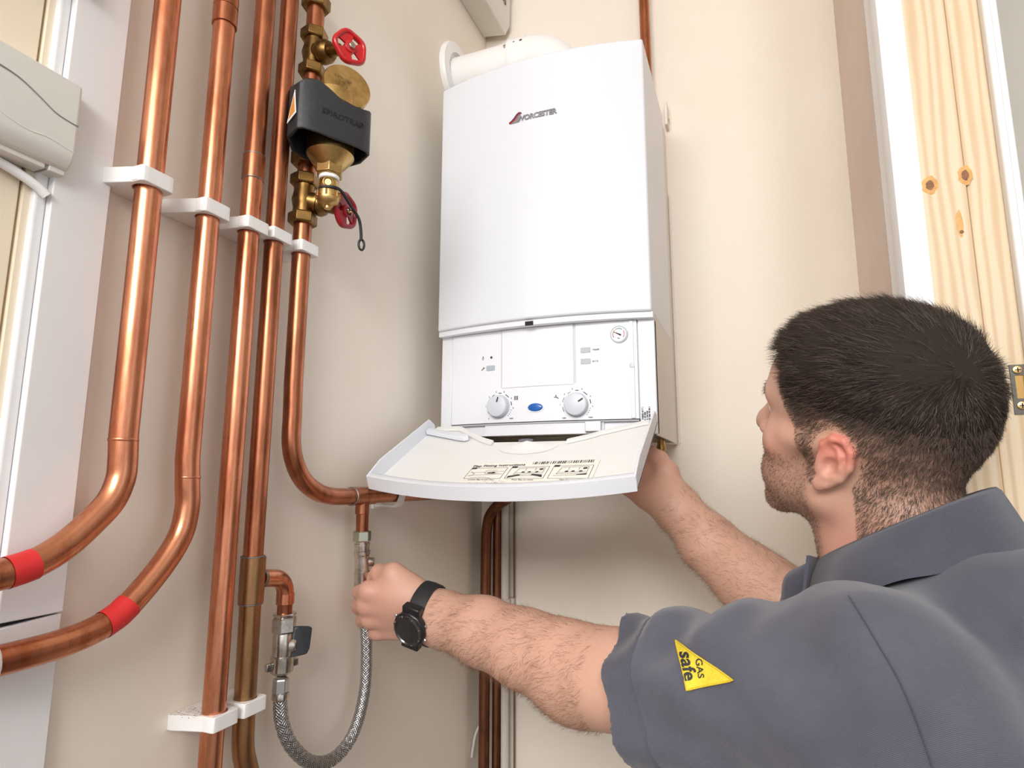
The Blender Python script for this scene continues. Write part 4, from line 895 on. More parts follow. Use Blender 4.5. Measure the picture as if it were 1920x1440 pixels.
def ear(q):
    """left and right outer ears"""
    p = q.copy(); p[:, 1] = np.abs(p[:, 1]); p = (p-EC)/.88
    a = radians(24); out = radians(20)                       # ear stands out backwards and leans back
    x = cos(out)*p[:, 0]+sin(out)*p[:, 1]; y = -sin(out)*p[:, 0]+cos(out)*p[:, 1]; p = np.stack([x, y, p[:, 2]], 1)
    x = cos(-.16)*p[:, 0]-sin(-.16)*p[:, 2]; z = sin(-.16)*p[:, 0]+cos(-.16)*p[:, 2]; p = np.stack([x, p[:, 1], z], 1)
    # helix rim: curve
    hx = [(.004, .004, .008), (.006, .008, .020), (-.002, .012, .031), (-.014, .014, .0325), (-.0245, .015, .022), (-.0265, .014, .004), (-.021, .012, -.012), (-.010, .009, -.024)]
    d = chain(p, [np.array(v) for v in hx], [.0030, .0034, .0040, .0042, .0044, .0042, .0040, .0050], .003)
    d = smin(d, ell(p, (-.002, .0075, -.026), (.0085, .0050, .0100)), .006)                 # lobe
    d = smin(d, rcone(p, (.001, .002, -.002), (.002, .005, -.010), .0065, .0050), .005)     # tragus
    bowl = ell(p, (-.010, .0065, .003), (.0195, .0060, .0290))
    d = smin(d, bowl, .004)
    ah = chain(p, [np.array(v) for v in ((-.006, .0115, .022), (-.015, .0125, .014), (-.0175, .0125, .000), (-.013, .0115, -.012), (-.005, .010, -.0165))], [.0030, .0036, .0034, .0034, .0036], .003)
    d = smin(d, ah, .003)
    d = smax(d, -ell(p, (-.0065, .0150, -.001), (.0080, .0095, .0105)), .004)               # concha hollow
    d = smax(d, -ell(p, (-.006, .0160, .0165), (.0045, .0050, .0050)), .004)
    return d*.88
NB = at(1712, 1035, .635)
NECK0 = H2W((-.028, 0, -.035)); NECK1 = NB+np.array([.012, -.006, -.04])
def f_head(P):
    q = W2H(P); d = head_core(q)*HS
    n = smin(rcone(P, NECK0, NECK1, .0585, .066), rcone(P, H2W((.012, 0, -.06)), NB+np.array([-.035, .012, -.05]), .042, .050), .03)
    d = smin(d, n, .028)
    return smin(d, ear(q)*HS, .004)

# ---- arms and hands
LSH, LEL, LWR = at(1640, 1268, .50), at(1150, 1272, .670), at(828, 1160, .842)
RSH = np.array([.668, -.405, 1.215]); REL, RWR = at(1510, 1170, .80), at(1266, 950, .962)
LF = [('index', at(692, 1108, .862), at(676, 1110, .894), at(681, 1112, .925), at(700, 1116, .925), .0118),
      ('middle', at(688, 1134, .866), at(674, 1137, .900), at(680, 1138, .930), at(701, 1140, .930), .0118),
      ('ring', at(694, 1160, .872), at(681, 1163, .904), at(686, 1163, .932), at(704, 1163, .930), .0110),
      ('pinky', at(708, 1184, .880), at(697, 1188, .906), at(699, 1187, .926), at(710, 1185, .926), .0098)]
LB = [at(793, 1125, .850), at(795, 1145, .848), at(796, 1163, .852), at(797, 1178, .858)]
def f_lhand(P):
    d = None
    for (nm, m, pi_, di, ti, r), b in zip(LF, LB):
        mc = rcone(P, b, m, .0175, r*1.16); d = mc if d is None else smin(d, mc, .013)
    d = smin(d, chain(P, [at(790, 1112, .858), at(738, 1076, .868), at(712, 1074, .893), at(694, 1088, .905)], [.0165, .0150, .0120, .0100], .008), .016)   # thumb
    d = smin(d, ell(P, at(752, 1120, .866), (.030, .024, .030)), .018)
    for nm, m, pi_, di, ti, r in LF:
        d = smin(d, ell(P, m, (r*1.18,)*3), .006)
        d = smin(d, chain(P, [m, pi_, di, ti], [r*1.05, r*.95, r*.85, r*.78], .005), .0035)
    return d
def f_larm(P):
    d = chain(P, [at(800, 1150, .852), LWR, at(905, 1183, .803), at(985, 1216, .758), at(1065, 1246, .715), LEL, LSH], [.0290, .0325, .0385, .0420, .0445, .0465, .0520], .03)
    d = smin(d, ell(P, at(1095, 1290, .712), (.05, .045, .040)), .03)
    return d
RF = [(at(1190, 862, 1.035), at(1172, 820, 1.045), at(1180, 797, 1.03), .0115), (at(1178, 876, 1.030), at(1155, 835, 1.045), at(1160, 808, 1.035), .0115),
      (at(1168, 892, 1.026), at(1142, 858, 1.045), at(1142, 828, 1.04), .0108), (at(1163, 910, 1.018), at(1138, 885, 1.035), at(1134, 858, 1.035), .0095)]
def f_rhand(P):
    d = None
    for i, (m, p_, t_, r) in enumerate(RF):
        b = at(1256-4*i, 925+7*i, .985); mc = rcone(P, b, m, .0185, r*1.2); d = mc if d is None else smin(d, mc, .014)
    d = smin(d, chain(P, [at(1262, 925, .965), at(1250, 885, .985), at(1236, 862, 1.005), at(1218, 846, 1.02)], [.0190, .0180, .0135, .0105], .01), .014)    # thumb and its mound
    d = smin(d, ell(P, at(1222, 928, .985), (.028, .024, .024)), .02)                          # heel of the hand
    for m, p_, t_, r in RF: d = smin(d, chain(P, [m, p_, t_], [r*1.05, r*.95, r*.8], .005), .0035)
    return d
def f_rarm(P):
    return chain(P, [at(1250, 932, .975), RWR, at(1330, 1020, .912), at(1400, 1082, .862), at(1460, 1130, .825), REL, RSH], [.0300, .0320, .0385, .0440, .0475, .0480, .0500], .03)
TF = np.array([-.965, .262, 0.]); TF /= np.linalg.norm(TF); TL = np.array([-TF[1], TF[0], 0]); TZ = np.array([0, 0, 1.]); TM = np.stack([TF, TL, TZ])
CH = np.array([.678, -.622, NB[2]-.24])
def f_torso(P):
    d = ell(P, CH-TZ*.04, (.090, .135, .20), TM)
    d = smin(d, rcone(P, LSH-TZ*.035, RSH-TZ*.04, .045, .045), .05)
    d = smin(d, rcone(P, NB-TZ*.06, CH, .050, .07), .04)
    d = smin(d, ell(P, CH-TZ*.28-TF*.02, (.095, .125, .22), TM), .08)
    return np.maximum(d, -np.maximum(XR-.02-P[:, 0], -.49-P[:, 1]))
def grouped(groups):
    """union of (f, lo, hi) evaluated only where needed"""
    def f(P):
        d = np.full(len(P), 1.)
        for g, lo, hi, k in groups:
            m = ((P > lo-.03) & (P < hi+.03)).all(1)
            if m.any(): d[m] = smin(d[m], g(P[m]), k)
        return d
    return f
def bb(*pts, m=.07): a = np.array(pts); return a.min(0)-m, a.max(0)+m
GR = [(f_head, *bb(H2W((.13, 0, .14)), H2W((-.12, .1, -.13)), H2W((-.12, -.1, .14)), H2W((.13, .1, -.13)), NECK1, NB, m=.08), .004),
      (f_lhand, *bb(*[x for r_ in LF for x in r_[1:5]], LWR, m=.05), .014), (f_larm, *bb(LWR, LEL, LSH, m=.07), .014),
      (f_rhand, *bb(*[x for r_ in RF for x in r_[:3]], RWR, m=.05), .014), (f_rarm, *bb(RWR, REL, RSH, m=.07), .014),
      (f_torso, *bb(LSH, RSH, CH-TZ*.5, CH+TZ*.2, m=.12), .03)]
f_body = grouped(GR)
RES = .0024
lo = np.min([g[1] for g in GR], 0); hi = np.max([g[2] for g in GR], 0); lo[2] = max(lo[2], CH[2]-.3)
V, Fq = surface_net(f_body, lo, hi, RES)

# ---- hair and beard masks in head coordinates
def hair_len(q):
    """hair thickness in metres, negative outside the hairline"""
    x, y, z = q.T; ay = np.abs(y)
    side = sstep(.030, .058, ay)
    xf = np.interp(z, [-.045, -.03, .0, .018, .035, .055, .075, .095, .11], [.010, .022, .027, .033, .045, .054, .058, .064, .2])       # front limit at the sides
    xt = np.interp(z, [.03, .085, .096, .106, .118], [.02, .050, .074, .090, .2])                # front limit over the forehead
    front = (xf*side+xt*(1-side))-x
    zl = np.interp(x, [-.12, -.085, -.070, -.055, -.042, -.032, -.024, -.010, .002, .006, .05], [-.114, -.113, -.110, -.100, -.080, -.040, .004, .020, .012, -.040, -.046])    # lower limit
    ein = EC+np.array([-.009, 0, .003]); er = np.sqrt(((x-ein[0])/.0235)**2+((z-ein[2])/.033)**2)
    edge = np.minimum(np.minimum(front, z-zl), (er-1)*.026)
    top = sstep(.022, .118, z-.10*np.minimum(0, x+.03)-.10*sstep(.0, .09, x)*(.09-ay)*0)
    L_ = .0012+.0062*sstep(-.02, .065, z+.45*np.maximum(0, -.05-x))+.0165*top*(1-.35*sstep(.055, .09, x))*(1-.4*sstep(-.07, -.10, x))
    return np.where(edge > 0, L_*sstep(-.002, .012, edge)+.0004, -1), edge
q = W2H(V); near = (np.abs(q) < .19).all(1)
def col_of(c): return np.array(s2l(c))
base = np.tile(col_of((206, 162, 141)), (len(V), 1))
ns = vnoise(V, 60, 1)*.5+vnoise(V, 220, 2)*.3
base *= (1+.05*ns)[:, None]
def mixc(m, c): global base; base = base*(1-m[:, None])+col_of(c)*m[:, None]
x, y, z = q.T
hl_, edge = hair_len(q)
inhead = near & (z > -.125); inhead2 = near & (z > -.125) & (f_head(V) < .004)
# rosy cheek, ear and neck
mixc(np.where(inhead, .45*np.exp(-(((x-.06)/.03)**2+((np.abs(y)-.05)/.03)**2+((z+.02)/.03)**2)), 0), (224, 150, 132))
eard = np.where(inhead, ear(np.where(inhead[:, None], q, 9.)), 1.)
mixc(np.where(inhead & (eard < .0022), .62, 0)*np.clip(.55+.45*np.sin(z*70+.6), .25, 1), (226, 118, 104))
mixc(np.where(inhead, .4*sstep(-.03, -.09, z)*sstep(.03, -.02, x), 0), (216, 150, 134))
# stubble
xb = np.interp(z, [-.14, -.10, -.06, -.03, -.01], [-.02, -.006, .004, .012, .014])
beard = sstep(-.002, .016, x-xb)*sstep(-.012+.0, -.034, z-.34*np.clip(.045-x, 0, .05))*sstep(-.20, -.15, z)
beard = beard*(1-sstep(.080, .090, x)*sstep(-.03, -.02, z))
beard = np.where(near & (z > -.2), beard, 0)*np.clip(.9+.35*vnoise(V, 900, 5), 0, 1)
mixc(np.clip(.50*beard, 0, .6), (132, 104, 90))
mixc(np.where(inhead2 & (hl_ > 0), (.22+.62*sstep(.0030, .0098, hl_))*sstep(-.002, .016, edge), 0), (62, 50, 44))
# brow
bd = np.where(inhead, rcone(q*np.array([1, 0, 1])+np.abs(q)*np.array([0, 1, 0]), (.102, .014, .042), (.080, .050, .042), .007, .004), 1)
mixc(np.where(bd < 0, .75, 0), (70, 52, 44))
# hands a little pinker than the forearms
for c_, r_ in ((LF[1][1], .075), (RF[1][0], .085)): mixc(.45*sstep(r_*1.3, r_*.4, np.linalg.norm(V-c_, axis=1)), (206, 146, 128))
for f_ in LF: mixc(.35*sstep(.016, .006, np.linalg.norm(V-f_[1], axis=1)), (210, 132, 118))

def skin_mat():
    m = bpy.data.materials.new('skin'); m.use_nodes = True; nt = m.node_tree; N = nt.nodes; L = nt.links; b = N['Principled BSDF']
    a = N.new('ShaderNodeVertexColor'); a.layer_name = 'tone'; L.new(a.outputs['Color'], b.inputs['Base Color'])
    b.inputs['Roughness'].default_value = .5; b.inputs['Subsurface Weight'].default_value = .12; b.inputs['Subsurface Radius'].default_value = (.010, .004, .002); b.inputs['Subsurface Scale'].default_value = .4
    tc = N.new('ShaderNodeTexCoord'); n = N.new('ShaderNodeTexNoise'); n.inputs['Scale'].default_value = 420; n.inputs['Detail'].default_value = 3; L.new(tc.outputs['Object'], n.inputs['Vector'])
    bp = N.new('ShaderNodeBump'); bp.inputs['Strength'].default_value = .25; bp.inputs['Distance'].default_value = .0008; L.new(n.outputs['Fac'], bp.inputs['Height']); L.new(bp.outputs['Normal'], b.inputs['Normal'])
    return m
SKIN = skin_mat()
POR = np.array([NB[0], NB[1], FZ])
body = np_mesh('person', V, Fq, SKIN, None, POR, base); body.location = tuple(POR)
tag(body, 'man in a grey polo shirt gripping the valve and reaching under the boiler', 'person')
# eyes
for s_ in (-1, 1):
    c_ = H2W((.0765, .031*s_, .021)); mb = MB(); mb.lathe(c_, hf, [(.0128*HS*-cos(a), max(.0001, .0128*HS*sin(a))) for a in [pi*i/12 for i in range(13)]], 20)
    mb.build('eye', mat('eye_white', (226, 220, 214), .2), body)

# ---- shirt
def clear_wall(P, d, m=.008): return np.maximum(d, -np.maximum(XR-m-P[:, 0], -.479-P[:, 1]))       # stays clear of the door jamb
HEM = at(1216, 1300, .640); SAX = (HEM-(LSH+np.array([0, 0, 0]))); SAX /= np.linalg.norm(SAX)
def wrinkle(P):
    u = (P-LSH)@SAX; r = P-LSH-u[:, None]*SAX
    ph = r@np.array([.3, .3, .9]); tr = r@np.array([.55, -.80, 0.])
    w = .0066*np.sin(u*82+ph*48+.9*np.sin(ph*34))*sstep(.03, .12, u)*sstep(.30, .22, u)*sstep(-.03, .05, ph)
    w = w+.0044*np.sin(ph*105-u*38+.8*np.sin(u*30))*sstep(.08, .16, u)*sstep(.27, .23, u)
    w = w+.0046*np.sin(u*48-ph*26+tr*20)*sstep(.16, .02, u)
    return w+.0022*vnoise(P, 20, 4)*sstep(.29, .22, u)
CC = np.array([.686, -.536, 1.331]); YF = TF-TZ*.47; YF /= np.linalg.norm(YF); YU = np.cross(YF, TL); YM = np.stack([YF, TL, YU])
def f_shirt_solid(P):
    d = ell(P, CH-TZ*.03, (.118, .165, .232), TM)
    d = smin(d, rcone(P, LSH-TZ*.030, RSH-TZ*.040, .071, .064), .04)
    d = smin(d, rcone(P, NB-TZ*.125, CH-TZ*.1, .066, .10), .035)
    d = smin(d, rcone(P, NB-TF*.062-TZ*.062+TL*-.01, CH-TF*.02-TL*.03, .055, .09), .03)
    d = smin(d, ell(P, CC-YU*.083-YF*.004, (.121, .114, .054), YM), .045)
    d = smin(d, ell(P, CH-TZ*.30-TF*.02, (.122, .158, .25), TM), .08)
    sl = rcone(P, LSH-TZ*.006, HEM+SAX*.05, .078, .0735)
    d = smin(d, sl, .035)
    rs = rcone(P, RSH, RSH+(REL-RSH)*.62, .076, .070)
    return smin(d, rs, .03)+wrinkle(P)
def f_shirt(P):
    d = f_shirt_solid(P)
    d = smax(d, (P-HEM)@SAX, .003)                                                   # hem of the near sleeve
    inner = rcone(P, HEM-SAX*.05, HEM+SAX*.08, .058, .0650)
    d = np.maximum(d, -inner)
    d = np.maximum(d, -(rcone(P, NB+np.array([0, 0, -.03]), NECK0, .066, .062)))       # neck opening
    d = np.maximum(d, (CH[2]-.52)-P[:, 2])
    return clear_wall(P, d)
slo, shi = bb(LSH, RSH, HEM, CH-TZ*.5, CH+TZ*.22, m=.14)
Vs, Fs = surface_net(f_shirt, slo, shi, .0042)
def fabric(name, rgb, stripe=900., dirv=(.5, .2, .84), bumpv=.35):
    m = bpy.data.materials.new(name); m.use_nodes = True; nt = m.node_tree; N = nt.nodes; L = nt.links; b = N['Principled BSDF']
    b.inputs['Roughness'].default_value = .85; b.inputs['Sheen Weight'].default_value = .25; b.inputs['Sheen Roughness'].default_value = .5
    tc = N.new('ShaderNodeTexCoord'); mp = N.new('ShaderNodeMapping'); v = Vector(dirv).normalized(); mp.inputs['Rotation'].default_value = v.to_track_quat('X', 'Z').to_euler(); L.new(tc.outputs['Object'], mp.inputs['Vector'])
    w = N.new('ShaderNodeTexWave'); w.bands_direction = 'X'; w.inputs['Scale'].default_value = stripe/6.28; w.inputs['Distortion'].default_value = .6; L.new(mp.outputs['Vector'], w.inputs['Vector'])
    n = N.new('ShaderNodeTexNoise'); n.inputs['Scale'].default_value = 16; n.inputs['Detail'].default_value = 6; L.new(tc.outputs['Object'], n.inputs['Vector'])
    r = N.new('ShaderNodeValToRGB'); e = r.color_ramp.elements; c = s2l(rgb); e[0].position = .3; e[0].color = (*[k*.86 for k in c], 1); e[1].position = .7; e[1].color = (*[k*1.12 for k in c], 1)
    L.new(n.outputs['Fac'], r.inputs['Fac'])
    mx = N.new('ShaderNodeMix'); mx.data_type = 'RGBA'; mx.blend_type = 'MULTIPLY'; mx.inputs[0].default_value = .12; L.new(r.outputs['Color'], mx.inputs[6]); L.new(w.outputs['Color'], mx.inputs[7]); L.new(mx.outputs[2], b.inputs['Base Color'])
    bp = N.new('ShaderNodeBump'); bp.inputs['Strength'].default_value = bumpv; bp.inputs['Distance'].default_value = .0008; L.new(w.outputs['Fac'], bp.inputs['Height']); L.new(bp.outputs['Normal'], b.inputs['Normal'])
    return m
SHIRT = fabric('polo_fabric', (88, 89, 103), 2200., (.35, .25, .9))
RIB = fabric('rib_fabric', (82, 83, 97), 1800., tuple(SAX), .5)
shirt = np_mesh('polo_shirt', Vs, Fs, SHIRT, body, POR)
shirt['label'] = 'slate grey short sleeved polo shirt'

def f_cuff(P):
    u = (P-HEM)@SAX; d = f_shirt_solid(P)-.0016
    d = np.maximum(np.maximum(d, u-.0012), -u-.036)
    return np.maximum(d, -rcone(P, HEM-SAX*.05, HEM+SAX*.08, .058, .0650))
Vc, Fc = surface_net(f_cuff, *bb(HEM, m=.11), .0030)
np_mesh('sleeve_cuff', Vc, Fc, RIB, shirt, POR)
# collar: a folded band around the neck, open at the throat
cprof = [(-.006, -.040), (-.004, -.012), (-.002, -.001), (.001, .0012), (.0045, -.002), (.010, -.014), (.017, -.030), (.0235, -.046), (.0250, -.0510), (.0230, -.0515), (.013, -.028), (.005, -.008)]
cv, cf = [], []; TH = np.linspace(radians(13), radians(347), 90)
for t_ in TH:
    rad_ = TF*cos(t_)*1.0+TL*sin(t_); tip = max(0, 1-min(t_, 2*pi-t_)/radians(48))
    for k, (r_, h_) in enumerate(cprof):
        low = max(0., -h_-.01)/.03
        p_ = CC+TF*cos(t_)*(.080+r_)+TL*sin(t_)*(.067+r_)+TZ*(-.040*cos(t_)+.006*abs(sin(t_))+h_*(1+.55*tip*low))
        p_ = p_+TZ*.0012*sin(9*t_)*low
        cv.append(p_)
n_ = len(cprof); cf = [(i*n_+k, i*n_+(k+1) % n_, (i+1)*n_+(k+1) % n_, (i+1)*n_+k) for i in range(len(TH)-1) for k in range(n_)]
cm = MB(); cm.add([tuple(p) for p in cv], cf+[tuple(range(n_)), tuple(range((len(TH)-1)*n_, len(TH)*n_))]); cm.build('collar', fabric('collar_rib', (82, 83, 97), 2400., (.1, .25, .96), .55), shirt, angle=80)
# placket hanging open at the throat
pc = CC+TF*.088-TZ*.075
MB().prism([tuple(pc+TL*a+TZ*b+TF*c) for a, b, c in ((-.014, .035, 0), (.016, .040, .002), (.018, -.03, .014), (-.012, -.03, .012))], tuple(TF*.004)).build('placket', SHIRT, shirt, bevel=.001)

# ---- yellow badge sewn on the sleeve: found on the sleeve's surface
def on_shirt(px, py, d0=.45, off=.0012):
    px = np.asarray(px, float); py = np.asarray(py, float); D = np.full(len(px), d0)
    R_ = np.array(fw)[None]+np.array(rt)[None]*((px-960)/F_PX)[:, None]-np.array(up)[None]*((py-720)/F_PX)[:, None]; ln_ = np.linalg.norm(R_, axis=1)
    for _ in range(60): D = D+f_shirt_solid(np.array(CAM)+R_*D[:, None])/ln_*.8
    P = np.array(CAM)+R_*D[:, None]; N_ = normals(f_shirt_solid, P, .002); return P+N_*off
def patch(name, poly, m, off, th=.0012, n=14):
    a, b, c = [np.array(v, float) for v in poly]; pts = []; idx = {}
    for i in range(n+1):
        for j in range(n+1-i):
            u, v = i/n, j/n; idx[(i, j)] = len(pts); pts.append(a+(b-a)*u+(c-a)*v)
    pts = np.array(pts); P = on_shirt(pts[:, 0], pts[:, 1], off=off); Q = on_shirt(pts[:, 0], pts[:, 1], off=off-th); N0 = len(P); f = []
    for i in range(n):
        for j in range(n-i):
            f.append((idx[i, j], idx[i+1, j], idx[i, j+1]))
            if i+j < n-1: f.append((idx[i+1, j], idx[i+1, j+1], idx[i, j+1]))
    ring_ = [idx[i, 0] for i in range(n+1)]+[idx[n-k, k] for k in range(1, n+1)]+[idx[0, n-k] for k in range(1, n)]
    f += [tuple(N0+k for k in reversed(t_)) for t_ in f]+[(p_, q_, N0+q_, N0+p_) for p_, q_ in zip(ring_[1:]+ring_[:1], ring_)]
    mb = MB(); mb.add([tuple(p) for p in np.r_[P, Q]], f); return mb.build(name, m, shirt, angle=30)
YEL = mat('badge_yellow', (238, 216, 62), .7, var=.12, vscale=300, bump=.5, bscale=900)
YELB = mat('badge_border', (226, 196, 48), .7, bump=.5, bscale=900)
patch('badge', ((1270, 1203), (1377, 1276), (1289, 1295)), YEL, .0022)
ed = [(1270, 1203), (1377, 1276), (1289, 1295), (1270, 1203)]
ep_ = np.concatenate([np.linspace(ed[i], ed[i+1], 16)[:-1] for i in range(3)]+[np.array(ed[:1], float)]); EP = on_shirt(ep_[:, 0], ep_[:, 1], off=.0022)
MB().tube([tuple(p) for p in EP], .0009, 6, cap=False).build('badge_edge', YELB, shirt)
def badge_text(txt, px, py, size, bold, wx=1.):
    me = text_mesh(txt, 1., bold, 0.); v = np.array([tuple(x.co) for x in me.vertices]); u_, w_ = v[:, 0]*size*wx, v[:, 1]*size
    du, dv = np.array([.12, .99]), np.array([.99, -.12]); p_ = np.array([px, py])+u_[:, None]*du+w_[:, None]*dv
    P = on_shirt(p_[:, 0], p_[:, 1], off=.0030); mb = MB(); mb.add([tuple(p) for p in P], [tuple(f.vertices) for f in me.polygons]); mb.build('badge_lettering', INK, shirt, smooth=False)
badge_text('safe', 1292, 1251, 35.5, .024, 1.02); badge_text('GAS', 1315, 1254, 18, .012, 1.22)
# seam where the sleeve meets the shoulder
sx = np.array([(1592, 1118), (1612, 1150), (1645, 1205), (1680, 1265), (1708, 1325), (1730, 1385), (1748, 1440), (1760, 1500)], float)
sc2 = np.array([tuple(p) for p in catmull([(a, b, 0) for a, b in sx], 6)]); SE = on_shirt(sc2[:, 0], sc2[:, 1], off=.0004)
MB().tube([tuple(p) for p in SE], .0008, 6).build('shoulder_seam', fabric('seam_fabric', (72, 73, 85)), shirt)

# ---- trousers and shoes (below the picture)
HIP = CH-TZ*.36; HIP = np.array([HIP[0], HIP[1], .74])
def f_tr(P):
    d = ell(P, HIP, (.118, .160, .16), TM)
    for s_ in (1, -1):
        h_ = HIP+TL*.085*s_-TZ*.08; k_ = np.array([HIP[0], HIP[1], .33])+TL*.095*s_+TF*.03; a_ = np.array([HIP[0], HIP[1], -.045])+TL*.10*s_
        d = smin(d, chain(P, [h_, k_, a_], [.088, .064, .055], .03), .03)
    return clear_wall(P, np.maximum(d, P[:, 2]-.86)+.003*vnoise(P, 18, 8))
Vt, Ft = surface_net(f_tr, *bb(HIP+TL*.2, HIP-TL*.2, HIP+TZ*.14, np.array([HIP[0], HIP[1], FZ+.02]), m=.12), .009)
np_mesh('trousers', Vt, Ft, fabric('trouser_cloth', (52, 54, 64), 1500.), body, POR)
for s_ in (1, -1):
    c_ = np.array([HIP[0], HIP[1], FZ])+TL*.10*s_
    fs_ = lambda P: np.maximum(smin(rcone(P, c_+TZ*.045-TF*.05, c_+TZ*.035+TF*.13, .042, .036), rcone(P, c_+TZ*.05, c_+TZ*.11, .045, .048), .03), (FZ+.001)-P[:, 2])
    Vb, Fb = surface_net(fs_, *bb(c_+TF*.2, c_-TF*.12, c_+TZ*.16, m=.06), .008)
    np_mesh('work_shoe', Vb, Fb, mat('shoe_leather', (40, 36, 34), .5), body, POR)

# ---- hair: under-volume, then strands
def f_hair(P):
    q = W2H(P); L_, e_ = hair_len(q); c_ = head_core(q)*HS
    return np.where(e_ > 0, c_-np.where(L_ > .0085, (L_-.0085)*.92, (L_-.0085)*.5), c_+.004)
Vh, Fh = surface_net(f_hair, *bb(H2W((.13, .1, .15)), H2W((-.14, -.1, -.1)), H2W((.1, -.1, .15)), H2W((-.14, .1, .15)), H2W((.1, .1, -.1)), m=.03), .0026)
HAIRM = mat('hair', (58, 46, 40), .36, spec=.5, vscale=160, dark=(34, 27, 24))
hq = W2H(Vh); hL, hE = hair_len(hq)
keep = ((hE > .005) & (hL > .0078))[Fh].all(1); hair = np_mesh('hair', Vh, Fh[keep], mat('hair_volume', (42, 33, 29), .8, spec=.3), body, POR)
hair['label'] = 'short dark brown hair, shaved closer at sides and back'
def strands(name, R0, D0, LEN, r0, m, parent, seg=3, bend=None, label=None):
    """tapered three-sided strands; R0 roots, D0 directions, LEN lengths"""
    n = len(R0); D0 = D0/np.linalg.norm(D0, axis=1, keepdims=True); a = np.cross(D0, rng.normal(size=(n, 3))); a /= np.linalg.norm(a, axis=1, keepdims=True); b = np.cross(D0, a)
    rings = []
    for i in range(seg+1):
        t = i/seg; c = R0+D0*(LEN*t)[:, None]
        if bend is not None: c = c+bend*((t*t)*LEN)[:, None]
        rr = np.broadcast_to(np.asarray(r0), (n,))*(1-.85*t)
        for k in range(3): rings.append(c+(a*cos(2*pi*k/3)+b*sin(2*pi*k/3))*rr[:, None])
    Vv = np.stack(rings, 1).reshape(-1, 3); per = 3*(seg+1); o = np.arange(n)*per; Ff_ = []
    for i in range(seg):
        for k in range(3):
            Ff_.append(np.stack([o+i*3+k, o+i*3+(k+1) % 3, o+(i+1)*3+(k+1) % 3, o+(i+1)*3+k], 1))
    ob = np_mesh(name, Vv, np.concatenate(Ff_), m, parent, POR); ob['kind'] = 'stuff'
    return ob
WH = np.array([-.082, .022, .085])
sel = np.where((hE > .0) & (hL > .0065))[0]; bL, bE = hl_, edge
sel2 = np.where(inhead2 & (bE > -.001) & (bL < .0095))[0]
N1, N2 = 34000, 24000
Rr = np.r_[Vh[rng.choice(sel, N1)], V[rng.choice(sel2, N2)]]; Rr = Rr+rng.normal(size=Rr.shape)*.0011
nh = normals(f_body, Rr); qh = W2H(Rr); Lh, Eh = hair_len(qh); ok = (Eh > -.001); Rr, nh, qh, Lh, Eh = Rr[ok], nh[ok], qh[ok], np.maximum(Lh[ok], .001), Eh[ok]
db = f_body(Rr); Rr = Rr-nh*np.where(Lh < .0075, db, np.maximum(0, db)*.6)[:, None]
fl0 = qh-WH; fl0 /= (np.linalg.norm(fl0, axis=1, keepdims=True)+1e-6); fl0 = fl0+np.array([.10, 0, -.35])*sstep(.07, .0, qh[:, 2])[:, None]+np.array([.35, 0, .1])*sstep(.06, .11, qh[:, 2])[:, None]
flw = fl0@HM; flw = flw-nh*(flw*nh).sum(1, keepdims=True); flw /= (np.linalg.norm(flw, axis=1, keepdims=True)+1e-6)
topw = sstep(.010, .020, Lh); nr = len(Rr)
clump = np.stack([vnoise(Rr, 90, 21), vnoise(Rr, 90, 22), vnoise(Rr, 90, 23)], 1)
frw = sstep(.045, .085, qh[:, 0])
Dh = flw*(.85-.5*frw)[:, None]+nh*(.42+.16*topw-.1*frw)[:, None]+clump*.30+np.array([0, 0, .25])*frw[:, None]+rng.normal(size=(nr, 3))*.13
LL = (.0030+.45*Lh+.010*topw*(1-.45*frw))*(.7+.6*rng.random(nr))*sstep(-.004, .008, Eh)+.0012
dk = (Lh > .0100) | (rng.random(nr) < sstep(.003, .0100, Lh)*.7*(1-.6*sstep(-.004, .012, qh[:, 0])*sstep(.03, .0, qh[:, 2])))
hb_ = rng.random(nr) < .22; k1, k2 = dk & ~hb_, dk & hb_
strands('hair_strands', Rr[k1], Dh[k1], LL[k1], .00030, HAIRM, body, 3, (-nh*.28+flw*.15)[k1])
strands('hair_strands', Rr[k2]+nh[k2]*.0012, Dh[k2], LL[k2], .00028, mat('hair_light', (104, 86, 76), .35, spec=.5), body, 3, (-nh*.28+flw*.15)[k2])
strands('clipped_hair', Rr[~dk], Dh[~dk], LL[~dk], .00020, mat('clipped_hair', (104, 86, 76), .5), body, 2)
# stubble, eyebrows, arm hair
bw = np.where(near & (z > -.2) & (z < .0), beard, 0); cand = np.where(bw > .25)[0]; pb = rng.choice(cand, 7000, p=bw[cand]/bw[cand].sum()); Rb = V[pb]+rng.normal(size=(7000, 3))*.0011
nb_ = normals(f_body, Rb); Rb = Rb-nb_*f_body(Rb)[:, None]
strands('stubble', Rb, nb_*.6+np.array([0, 0, -.5])+rng.normal(size=Rb.shape)*.25, .0016+.0014*rng.random(len(Rb)), .00016, mat('stubble', (84, 62, 52), .6), body, 1)
ce = np.where(bd < .001)[0]
if len(ce):
    pe = rng.choice(ce, 500); ne = normals(f_body, V[pe]); strands('eyebrow', V[pe], ne*.4-hf*.0+np.sign(q[pe, 1])[:, None]*hl*.5-hf*.5+rng.normal(size=ne.shape)*.2, np.full(500, .007), .0002, HAIRM, body, 2)
ARMH = mat('arm_hair', (122, 82, 56), .5)
